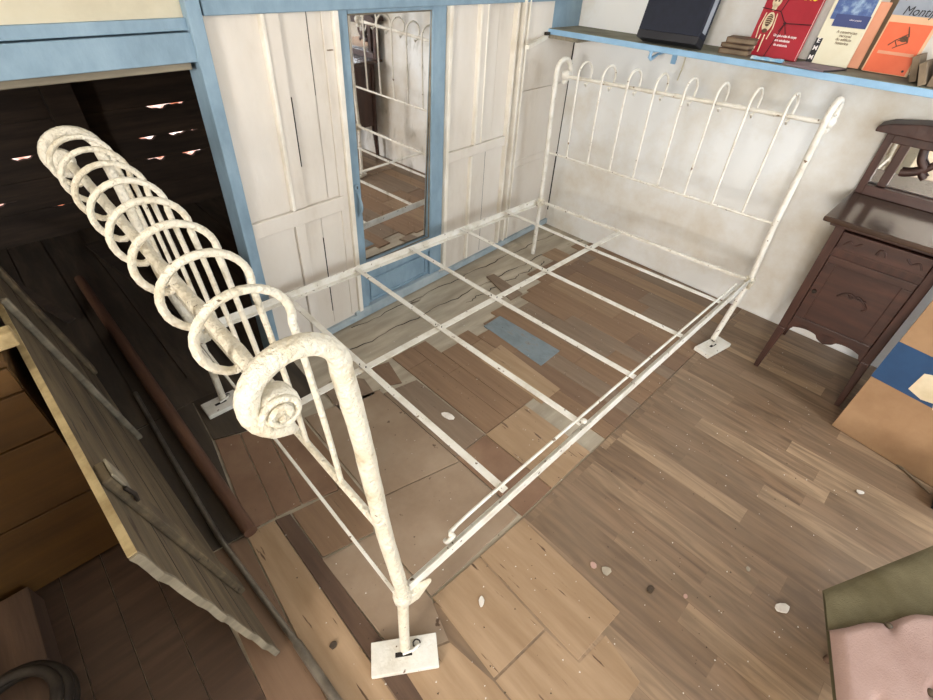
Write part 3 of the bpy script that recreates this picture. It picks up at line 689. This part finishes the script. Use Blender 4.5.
for yy, zz in ((.030,.022),(-.012,.034),(-.045,.030)): fan_ = MB(); fan(fan_, disc(0,0,.0001,.0001)) if False else None
Mx2 = leanM(2.362,.083,SZ,math.radians(9),0,math.radians(-2))
book('paperback', 'thin salmon pink paperback standing behind the cream and blue one', Mx2, .085, .215, .010, 'salmon')
Mx3 = leanM(2.378,.042,SZ,math.radians(8),0,math.radians(-30))
o = book('hardback_book', 'worn grey hardback standing at an angle behind the orange book', Mx3, .060, .24, .020, 'taupe')
# orange book
Mx = leanM(2.335,-.052,SZ,math.radians(14),0,math.radians(-2))
o = book('orange_book', 'orange and grey paperback with a bird drawing and a black title', Mx, .150, .275, .018, 'peach')
MB().box(-.0012,0,-.068,.070,.0,.160,Mx).build('orange_field', M['orange'], o)
MB().box(-.0012,0,-.075,.075,.182,.275,Mx).build('grey_field', M['grey_cover'], o)
text_mesh('Montijo', 'title_lettering', M['ink'], o, Mx, .040, -.012, .196, x=-.0024, sx=.9, shear=.2)
MB().box(-.0018,-.0012,-.060,.055,.060,.070,Mx).build('caption_band', M['salmon'], o)
bd = MB()
for a, b_ in [((.0,.150),(-.010,.128)),((-.010,.128),(.020,.105)),((.020,.105),(.034,.088)),((-.010,.128),(-.020,.102)),((-.020,.102),(.006,.088)),((.006,.088),(.016,.080)),((.020,.105),(.006,.088)),((-.020,.102),(-.004,.115)),((-.004,.115),(.012,.104)),((.0,.150),(-.016,.120))]:
    bd.tube([Mx@V((-.002,a[0],a[1])), Mx@V((-.002,b_[0],b_[1]))], .0016, 5)
fan(bd, disc(-.004,.112,.013,.010, x=-.0016)); bd.build('bird_drawing', M['brown_print'], o)
fan_ = MB(); fan(fan_, disc(-.055,.014,.004,.004, x=-.002)); fan_.build('emblem_dot', M['ink'], o)
# slatted wooden bits to the right
for k, (yy, xx, ang, h_) in enumerate([(-.165,2.27,-.35,.085),(-.20,2.22,-.42,.075)]):
    Mw = Matrix.Translation((xx,yy,SZ)) @ Matrix.Rotation(ang,4,'X')
    o = MB().box(-.045,.10,-.010,.010,.004,h_,Mw).build('wood_offcut', M['taupe'], bevel=.001)
    tag(o, ['taupe wooden piece leaning against the orange book','taupe wooden piece at the shelf front, right of the orange book'][k], 'wooden piece')
o = MB().box(2.20,2.36,-.34,-.21,SZ+.0005,SZ+.085).build('wooden_box', M['taupe'], bevel=.002); tag(o, 'small weathered wooden box at the right end of the shelf', 'box')

# ------------------------------------------------------------------ dark cabinet
CX, CY0, CY1, CXB = 1.992, -.205, -.570, 2.38
cab = thing('bedside_cabinet', (2.18,-.39,0), 'small dark mahogany bedside cabinet with carved door and mirror back', 'cabinet')
def leg(x, y, front):
    s = -1 if x < 2.1 else 1; t = 1 if y > -.39 else -1
    q = MB(); w0, w1 = .0105, .0165
    cxx = x; q.hexa([V((cxx-w0-(.012 if s<0 else -.012),y-w0+t*.012,0)),V((cxx+w0-(.012 if s<0 else -.012),y-w0+t*.012,0)),V((cxx+w0-(.012 if s<0 else -.012),y+w0+t*.012,0)),V((cxx-w0-(.012 if s<0 else -.012),y+w0+t*.012,0))],
        [V((cxx-w1,y-w1,.24)),V((cxx+w1,y-w1,.24)),V((cxx+w1,y+w1,.24)),V((cxx-w1,y+w1,.24))])
    q.box(cxx-w1,cxx+w1,y-w1,y+w1,.24,.725)
    q.build('leg', M['cab'], cab, .002)
for x in (CX+.017, CXB-.017):
    for y in (CY0-.017, CY1+.017): leg(x, y, x < 2.1)
MB().box(CX+.034,CXB-.034,CY0-.018,CY0-.008,.275,.725).build('side_panel', M['cab'], cab)
MB().box(CX+.034,CXB-.034,CY1+.008,CY1+.018,.275,.725).build('side_panel', M['cab'], cab)
MB().box(CXB-.014,CXB-.008,CY1+.034,CY0-.034,.275,.725).build('back_panel', M['cab'], cab)
MB().box(CX+.03,CXB-.03,CY1+.018,CY0-.018,.270,.282).build('bottom_board', M['cab_x'], cab)
dx = CX+.006
dr_ = MB().box(dx,dx+.018,CY1+.036,CY0-.036,.290,.612).build('door', M['cab_x'], cab, .002)
q = MB()
y0, y1 = CY1+.036, CY0-.036
q.box(dx-.006,dx,y0,y1,.582,.612); q.box(dx-.006,dx,y0,y1,.290,.318); q.box(dx-.006,dx,y0,y0+.036,.318,.582); q.box(dx-.006,dx,y1-.036,y1,.318,.582)
q.build('panel_moulding', M['cab_x'], dr_, .002)
mo = MB(); fc = V((dx-.002,(y0+y1)/2,.475))
mo.tube(smooth([fc+V((0,.050,-.012)),fc+V((0,.030,.012)),fc+V((0,.010,-.002)),fc+V((0,-.012,.014)),fc+V((0,-.034,.004)),fc+V((0,-.056,-.020)),fc+V((0,-.048,-.034))],4), .0045, 6)
mo.tube(smooth([fc+V((0,.042,.004)),fc+V((0,.016,.016)),fc+V((0,-.014,.004)),fc+V((0,-.044,.006))],4), .004, 6)
mo.build('carved_motif', M['cab_dark'], dr_)
MB().lathe([(.006,0),(.005,.006),(.009,.010),(.008,.016),(.003,.019)], 12, Matrix.Translation((dx-.006,y1-.018,.455)) @ Matrix.Rotation(-PI/2,4,'Y')).build('door_knob', M['iron'], dr_)
dw_ = MB().box(dx,dx+.018,y0,y1,.640,.712).build('drawer', M['cab_x'], cab, .002)
q = MB(); q.box(dx-.004,dx,y0,y1,.704,.712); q.box(dx-.004,dx,y0,y1,.640,.647); q.build('drawer_moulding', M['cab_x'], dw_, .001)
mo = MB(); fc = V((dx-.002,y1-.05,.678))
for sg, cy in ((1,y1-.045),(-1,y0+.045)):
    mo = MB(); c = V((dx-.001,cy,.676)); mo.tube(smooth([c+V((0,.026*sg,-.012)),c+V((0,.010*sg,.008)),c+V((0,-.010*sg,-.004)),c+V((0,-.028*sg,.012))],4), .0035, 6); mo.build('carved_motif', M['cab_dark'], dw_)
mo = MB(); c = V((dx-.001,(y0+y1)/2,.676)); mo.tube(smooth([c+V((0,.016,-.010)),c+V((0,.012,.010)),c+V((0,-.006,.008)),c+V((0,-.014,-.010))],4), .0038, 6)
mo.build('carved_motif', M['cab_dark'], dw_)
MB().box(dx+.002,dx+.016,y0-.002,y1+.002,.612,.640).build('front_rail', M['cab'], cab)
# wavy apron
ap = MB(); n = 30; pts = [(y1+.002,.292),(y0-.002,.292)]
low = []
for i in range(n+1):
    t = i/n; y = y0-.002+(y1-y0+.004)*t; u = abs(t-.5)*2
    z = .252+.020*math.sin(u*PI)*(1 if u > .25 else .5) - (.012 if u < .28 else 0)*math.cos(u/.28*PI/2) - .02*(u > .93)
    low.append((y, z))
poly = pts+low
vs = [(dx+.002,p[0],p[1]) for p in poly]+[(dx+.014,p[0],p[1]) for p in poly]; m_ = len(poly)
ap.add(vs, [tuple(range(m_)), tuple(range(2*m_-1,m_-1,-1))]+[(i,i+m_,(i+1)%m_+m_,(i+1)%m_) for i in range(m_)])
ap.build('apron', M['cab'], cab)
MB().box(CX-.022,2.425,CY1-.045,CY0+.048,.736,.756).build('top_slab', M['cab_top'], cab, .005)
MB().box(CX-.006,2.40,CY1-.02,CY0+.02,.724,.736).build('top_moulding', M['cab_dark'], cab, .003)
# raised mirror back
HXF, HXB = 2.365, 2.41
for y in (-.178, CY1+.0+-.027+.002):
    MB().box(HXF,HXB,y-.014,y+.014,.756,1.0).build('hutch_post', M['cab'], cab, .003)
for y in (-.238, -.535):
    MB().box(HXF+.004,HXB,y-.018,y+.014,.800,.985).build('hutch_stile', M['cab'], cab, .003)
MB().box(HXF-.004,HXB,-.59,-.19,.756,.796).build('hutch_ledge', M['cab_x'], cab, .003)
MB().box(HXF-.002,HXB,-.59,-.19,.965,1.0).build('hutch_rail', M['cab'], cab, .003)
cp = MB()
prof = [(-.125,1.0),(-.125,1.018),(-.16,1.034),(-.26,1.052),(-.385,1.062),(-.51,1.052),(-.61,1.034),(-.645,1.018),(-.645,1.0)]
vs = [(2.325,p[0],p[1]) for p in prof]+[(2.425,p[0],p[1]+.004) for p in prof]; m_ = len(prof)
cp.add(vs, [tuple(range(m_)), tuple(range(2*m_-1,m_-1,-1))]+[(i,i+m_,(i+1)%m_+m_,(i+1)%m_) for i in range(m_)])
cp.build('hutch_cap', M['cab_dark'], cab, .004)
MB().box(HXB-.012,HXB-.008,-.52,-.255,.80,.965).build('hutch_mirror', M['mirror'], cab)
MB().box(HXB-.010,HXB-.006,-.222,-.192,.80,.965).build('hutch_mirror', M['mirror'], cab)
sc = MB(); sc.tube(smooth([(HXF+.012,-.300,.965),(HXF+.012,-.312,.925),(HXF+.012,-.335,.895),(HXF+.012,-.30,.872),(HXF+.012,-.27,.866)],5), [.014]*21, 8, flat=.5)
sc.tube(smooth([(HXF+.012,-.36,.965),(HXF+.012,-.36,.92),(HXF+.012,-.335,.885),(HXF+.012,-.355,.862)],5), .012, 8, flat=.5)
sc.build('fretwork', M['cab_dark'], cab)

# ------------------------------------------------------------------ carton beside the cabinet
Mc = Matrix.Translation((1.835,-.583,0)) @ Matrix.Rotation(math.radians(-9),4,'Z')
ct = thing('cardboard_box', (1.9,-.8,0), 'big brown cardboard box with a dark blue band beside the cabinet', 'box')
MB().box(0,.36,-.55,0,.002,.73,Mc).build('carton', M['card'], ct, .003)
MB().box(-.0012,.3605,-.5505,.0008,.290,.462,Mc).build('blue_band', M['card_blue'], ct)
lb = MB(); pl_ = [(-.112,.315),(-.118,.395),(-.150,.408),(-.25,.40),(-.25,.29),(-.205,.285),(-.195,.308),(-.16,.300)]
vs = [Mc@V((-.0022,a,b_)) for a, b_ in pl_]+[Mc@V((-.0012,a,b_)) for a, b_ in pl_]; m_ = len(pl_)
lb.add(vs, [tuple(range(m_)), tuple(range(2*m_-1,m_-1,-1))]+[(i,i+m_,(i+1)%m_+m_,(i+1)%m_) for i in range(m_)]); lb.build('torn_label', M['label'], ct)
MB().box(-.0012,0,-.27,-.10,.3,.4,Mc) if False else None
o = MB().tube([(1.815,-.800,.006),(1.735,-.945,.006)], .005, 6).build('wooden_stick', M['taupe']); tag(o, 'thin pale stick on the floor along the foot of the cardboard box', 'stick')
o = MB().box(1.66,1.74,-1.06,-.955,.002,.05).build('dark_case', M['ink'], bevel=.004); tag(o, 'small black case on the floor before the cardboard box', 'case')

# ------------------------------------------------------------------ upholstered chair, lower right
ch = thing('upholstered_chair', (.75,-.95,0), 'armchair back with button tufted pink padding and an olive band', 'chair')
# corner points of the leaning back, top edge A-B, lower edge C-D
A = V((.795,-.705,.28)); B = A+V((.455,-.221,0)); C_ = A+V((-.34,-.124,.0)); D_ = B+V((-.34,-.124,.0))
nrm = (B-A).cross(C_-A).normalized()
if nrm.z < 0: nrm = -nrm
def back(u, v, off=0): return A.lerp(B,u).lerp(C_.lerp(D_,u), v)+nrm*off
q = MB()
q.grid(lambda u,v: back(u, v*.62, .010*min(1,v*6)**.5-.004), 16, 16)
q.add([back(0,0,-.004),back(1,0,-.004),back(1,1,-.004),back(0,1,-.004),back(.16,0.16,-.07),back(.9,.16,-.07),back(.9,1,-.07),back(.16,1,-.07)], [(3,2,1,0),(4,5,6,7),(0,1,5,4),(1,2,6,5),(2,3,7,6),(3,0,4,7)])
q.build('back_frame', M['olive'], ch)
btn = [(.346,.445),(.654,.55),(.19,.86),(.50,.93)]
edge = lambda u: .29+.30*u+.014*min(1,u/.3)*math.cos(2*PI*(u-.346)/.308)
def padh(u, v):
    h_ = .010+.022*min(1, (min(u, 1-u)/.06))**.5*min(1, max(0,(v-edge(u)))/.06)**.5
    for bu, bv in btn:
        d = math.hypot((u-bu)*1.5, v-bv); h_ -= .012*math.exp(-(d/.05)**2)
    return h_
def pad(u, v):
    sc_ = edge(u); vv = sc_+(1-sc_)*v
    return back(u, vv, padh(u, vv) if v > 0 else -.002)
q = MB(); q.grid(pad, 70, 40); q.build('pink_pad', M['pink'], ch)
for bu, bv in btn:
    c = back(bu, bv, padh(bu, bv)+.004); q = MB()
    q.lathe([(.009,-.002),(.009,.002),(.006,.005),(.002,.006)], 12, Matrix.Translation(c) @ nrm.to_track_quat('Z','Y').to_matrix().to_4x4()); q.build('button', M['button'], ch)
q = MB(); sd = lambda u,v,z: V((*(back(u,v).xy), z))
q.hexa([sd(.35,.35,.10),sd(.9,.35,.10),sd(.9,1.0,.10),sd(.35,1.0,.10)], [sd(.35,.35,.208),sd(.9,.35,.208),sd(.9,1.0,.208),sd(.35,1.0,.208)]); q.build('seat', M['olive'], ch)
for u, v in ((.38,.4),(.86,.4),(.38,.95),(.86,.95)):
    p = back(u,v); MB().tube([(p.x,p.y,0),(p.x,p.y,.11)], [.010,.014], 8).build('leg', M['dark_board'], ch)

# ------------------------------------------------------------------ left side: chest, leaning door, poles
CH = thing('wooden_chest', (-.75,1.0,0), 'tall orange brown wooden chest of drawers in the shade at left', 'chest')
cx1, cy0, cy1 = -.425, .828, 1.22
MB().box(-1.15,cx1,cy0+.012,cy1,.012,.735).build('carcass', M['chest'], CH, .002)
for z0, z1 in ((.02,.278),(.284,.514),(.520,.655),(.661,.728)):
    MB().box(-1.14,cx1-.002,cy0,cy0+.012,z0,z1).build('drawer', M['chest'], CH, .0015)
MB().box(-1.16,cx1+.004,cy0-.004,cy1,.735,.750).build('top_board', M['chest'], CH, .002)
for x in (-1.1, cx1-.03): MB().box(x-.015,x+.015,cy0+.02,cy0+.05,0,.012).build('foot', M['chest'], CH)

PB = V((-.259,.218,.0)); Pd = V((-.04,1,0)).normalized(); PT = V((-.360,.216,.680)); Ph = (PT-PB).normalized(); Pn = Pd.cross(Ph).normalized()
if Pn.x < 0: Pn = -Pn
HH = (PT-PB).length
def DP(t, h_, o): return PB+Pd*t+Ph*h_+Pn*o+V((0,0,.012))
def dbox(mb, t0, t1, h0, h1, o0, o1):
    return mb.hexa([DP(t0,h0,o0),DP(t1,h0,o0),DP(t1,h0,o1),DP(t0,h0,o1)],[DP(t0,h1,o0),DP(t1,h1,o0),DP(t1,h1,o1),DP(t0,h1,o1)])
old = thing('old_ledged_door', PB, 'weathered grey brown plank door standing on its long edge, leaning on the chest', 'door')
n = 26; q = MB()
def jag(i): return .004*math.sin(i*1.3)+.003*math.sin(i*4.3)
# ragged near end
vs = []; 
for i in range(n+1):
    h_ = HH*i/n; e = jag(i) if 0 < i < n else 0
    vs += [DP(e,h_,0),DP(e,h_,-.013),DP(1.7,h_,-.013),DP(1.7,h_,0)]
fs = [(0,1,2,3),(4*n+3,4*n+2,4*n+1,4*n)]
for i in range(n):
    a = 4*i; fs += [(a+k,a+4+k,a+4+(k+1)%4,a+(k+1)%4) for k in range(4)]
q.add(vs, fs); q.build('planks', M['door_old'], old)
q = MB(); dbox(q, .0, 1.7, HH, HH+.004, -.014, .001); q.build('top_edge', M['door_edge'], old, .001)
q = MB()
for i in range(n):
    q.hexa([DP(jag(i)-.004,HH*i/n,-.014),DP(jag(i)+.004,HH*i/n,-.014),DP(jag(i)+.004,HH*i/n,.001),DP(jag(i)-.004,HH*i/n,.001)],[DP(jag(i+1)-.004,HH*(i+1)/n,-.014),DP(jag(i+1)+.004,HH*(i+1)/n,-.014),DP(jag(i+1)+.004,HH*(i+1)/n,.001),DP(jag(i+1)-.004,HH*(i+1)/n,.001)])
q.build('end_edge', M['grey_wood'], old)
for t, h0, h1, w2, mt in ((.215,.04,.685,.030,'door_old'),(.985,.03,.70,.010,'grey_wood'),(1.45,.06,.69,.03,'door_old')):
    q = MB(); dbox(q, t-w2, t+w2, h0, h1, 0, .020); q.build('batten', M[mt], old, .006)
q = MB(); dbox(q, .188, .242, .625, .686, .0205, .026); q.build('latch_block', M['grey_wood'], old, .002)
q = MB(); q.tube([DP(.182,.60,.020),DP(.176,.625,.026),DP(.180,.65,.022)], .0045, 6); q.build('latch_pin', M['iron'], old)
for hh_ in (.17,.34,.51):
    q = MB(); dbox(q, .01, 1.7, hh_-.0015, hh_+.0015, 0, .0006); q.build('plank_gap', M['crack'], old)
# block on the chest's side
o = MB().box(-.44,-.385,.86,.90,.752,.790).build('wooden_offcut', M['door_edge'], bevel=.004); tag(o, 'small pale wooden offcut sitting on the chest corner', 'offcut')
# round pole and metal pipe on the floor
o = MB().tube([(-.163,.585,.026),(-.168,1.0,.026),(-.172,1.75,.026),(-.178,2.6,.026)], [.022,.024,.024,.022], 12, lump=.04).build('wooden_pole', M['pole']); tag(o, 'thick red brown wooden pole lying beside the metal pipe', 'pole')
o = MB().tube([(-.232,1.50,.014),(-.240,1.1,.014),(-.242,.64,.014),(-.219,.25,.014),(-.216,.21,.014),(-.215,.20,.014),(-.205,-.10,.014)], [.0085]*5+[.0125,.0125], 12).build('metal_pipe', M['pipe']); tag(o, 'long dull grey metal pipe lying on the floor below the leaning door', 'pipe')
# slats and boards in the storage room
for (a, b_, w, lb) in [((-.60,2.9,.30),(-.30,2.2,.02),.02,'dark thin board leaning in the storage room'),((-.02,3.0,.02),(.16,1.75,.012),.04,'wide brown board lying on the storage floor'),((.40,2.9,.02),(.30,1.9,.012),.03,'brown board lying across the storage floor beside the post')]:
    a = V(a); b_ = V(b_); d = (b_-a).normalized(); s = d.cross(V((0,0,1))).normalized()*w; u = V((0,0,.012))
    o = MB().hexa([a-s,a+s,b_+s,b_-s],[a-s+u,a+s+u,b_+s+u,b_-s+u]).build('wooden_lath', M['barn'] if 'dark' in lb or 'brown' in lb else M['grey_wood'])
    tag(o, lb, 'board', 'loose boards in the storage room')
# basket rim at bottom left, heap of cardboard behind
bk = thing('coiled_hose', (-.80,.50,0), 'dark coiled rubber hose ring at the bottom left corner', 'hose')
for k, (r_, z_) in enumerate([(.098,.20),(.085,.216),(.10,.178)]):
    MB().tube([(-.705-.02+r_*math.cos(2*PI*i/40), .40+r_*math.sin(2*PI*i/40), z_) for i in range(40)], .012, 10, closed=True).build('coil', M['iron'], bk)
MB().lathe([(.07,.0),(.085,.16),(.09,.175)], 24, Matrix.Translation((-.725,.40,0))).build('core', M['dark_board'], bk)
o = MB().box(-1.0,-.68,.56,.80,.002,.09).build('cardboard_carton', M['dark_board'], bevel=.003); tag(o, 'low dark brown carton on the floor before the chest', 'box')

# ------------------------------------------------------------------ debris on the floor
def flake(x, y, r, mat, name, label, cat='flake', el=1.4, rot=0, h=.006, grp=None):
    n = 9; ps = []
    for i in range(n):
        a = 2*PI*i/n; rr = r*random.uniform(.7,1.15)
        px, py = rr*el*math.cos(a), rr*math.sin(a)
        ps.append((x+px*math.cos(rot)-py*math.sin(rot), y+px*math.sin(rot)+py*math.cos(rot)))
    o = MB().prism([(p[0]-x,p[1]-y) for p in ps], .003, .003+h).build(name, M[mat]); o.location = (x,y,0)
    b_ = o.modifiers.new('bevel','BEVEL'); b_.width = h*.3
    return tag(o, label, cat, grp)
flake(.883,-.700,.015,'plaster','plaster_flake','largest white plaster flake, on the floor left of the pink chair',el=1.5,rot=-.6)
flake(.590,-.270,.015,'greyflake','paint_flake','squarish grey flake on the floor right of the bed rail',rot=.3,el=1.1,h=.003)
flake(.572,-.232,.010,'pinkflake','paint_flake','pinkish flake touching the grey flake',rot=.9,h=.003)
flake(.640,-.395,.012,'dirt','dirt_clump','dark dirt clump on the floor between the flakes',cat='dirt',el=1.2,h=.005)
flake(.700,-.480,.006,'pinkflake','paint_flake','small pinkish crumb right of the dark dirt clump',h=.004)
flake(.655,.545,.016,'plaster','plaster_flake','curved white flake on the floor inside the bed, between first two slats',el=1.8,rot=1.9,h=.004)
flake(1.54,-.758,.010,'plaster','plaster_flake','small white oval flake before the cardboard box',el=1.6,rot=-.9,h=.004)
flake(.93,-.58,.007,'greyflake','paint_flake','tiny grey curl above the largest white flake',h=.003)
flake(.235,-.065,.009,'plaster','plaster_flake','yellowish crumb on the plywood tile near the front leg',el=2,rot=.8,h=.004)
flake(-.145,.135,.010,'dirt','dirt_clump','round dark knot of dirt on the pale strip by the front leg',cat='dirt',h=.003)
sp = MB()
for i in range(420):
    a = random.random()
    x_, y_ = random.uniform(-.15,2.2), random.uniform(-.85,1.1)
    r_ = random.choice([.0012,.0015,.002,.0028]); an = random.random()*6
    sp.add([(x_+r_*math.cos(an+k*2.1)*(1+.5*(k==0)), y_+r_*math.sin(an+k*2.1), .0034) for k in range(3)]+[(x_,y_,.0046)], [(0,1,3),(1,2,3),(2,0,3),(0,2,1)])
o = sp.build('plaster_crumbs', M['plaster']); tag(o, 'scattered white plaster crumbs all over the floor', 'crumbs', kind='stuff')
sp = MB()
for i in range(260):
    x_, y_ = random.uniform(-.15,1.6), random.uniform(-.6,.9)
    r_ = random.choice([.0012,.002,.003]); an = random.random()*6
    sp.add([(x_+r_*math.cos(an+k*2.1)*(1+.5*(k==0)), y_+r_*math.sin(an+k*2.1), .0034) for k in range(3)]+[(x_,y_,.0046)], [(0,1,3),(1,2,3),(2,0,3),(0,2,1)])
o = sp.build('dirt_crumbs', M['dirt']); tag(o, 'scattered dark dirt crumbs over the boards', 'crumbs', kind='stuff')

# ------------------------------------------------------------------ light
def area(name, loc, target, sx, sy, power, col):
    l = bpy.data.lights.new(name, 'AREA'); l.shape = 'RECTANGLE'; l.size = sx; l.size_y = sy; l.energy = power; l.color = col
    o = bpy.data.objects.new(name, l); COL.objects.link(o); o.location = loc
    o.rotation_euler = (V(target)-V(loc)).to_track_quat('-Z','Y').to_euler(); return o
area('window_daylight', (XB-.10, (WY0+WY1)/2, 1.65), (2.2,.3,.6), .95, .95, 225, (1,.965,.92))
area('doorway_daylight', (1.2,-2.80,1.30), (1.9,0,.3), 1.1, 1.6, 88, (.78,.89,1))
area('ceiling_bounce', (1.0,-.8,2.3), (1.0,-.3,0), 2.0, 2.0, 4, (1,.95,.87))

w = bpy.data.worlds.new('world'); S.world = w; w.use_nodes = True
wn = w.node_tree.nodes; wl = w.node_tree.links
tcw = wn.new('ShaderNodeTexCoord'); nw_ = wn.new('ShaderNodeTexNoise'); nw_.inputs['Scale'].default_value = 38; nw_.inputs['Detail'].default_value = 4
wl.new(tcw.outputs['Generated'], nw_.inputs['Vector'])
rw_ = wn.new('ShaderNodeValToRGB'); rw_.color_ramp.elements[0].position = .42; rw_.color_ramp.elements[0].color = (.42,.13,.07,1)
rw_.color_ramp.elements[1].position = .62; rw_.color_ramp.elements[1].color = (1,.86,.80,1)
wl.new(nw_.outputs['Fac'], rw_.inputs['Fac']); wl.new(rw_.outputs['Color'], wn['Background'].inputs['Color'])
wn['Background'].inputs['Strength'].default_value = 2.6

# ------------------------------------------------------------------ camera
cam = bpy.data.cameras.new('camera'); co = bpy.data.objects.new('camera', cam); COL.objects.link(co)
co.location = (-.2619,-.4210,1.4809); co.rotation_mode = 'XYZ'
co.rotation_euler = (math.radians(49.9759), math.radians(-2.4647), math.radians(-44.1334))
cam.sensor_width = 36; cam.lens = 475.51*36/933; cam.clip_start = .01
S.camera = co
S.view_settings.view_transform = 'Standard'; S.view_settings.look = 'None'; S.view_settings.gamma = 1
S.view_settings.use_curve_mapping = False; S.view_settings.exposure = 0.0
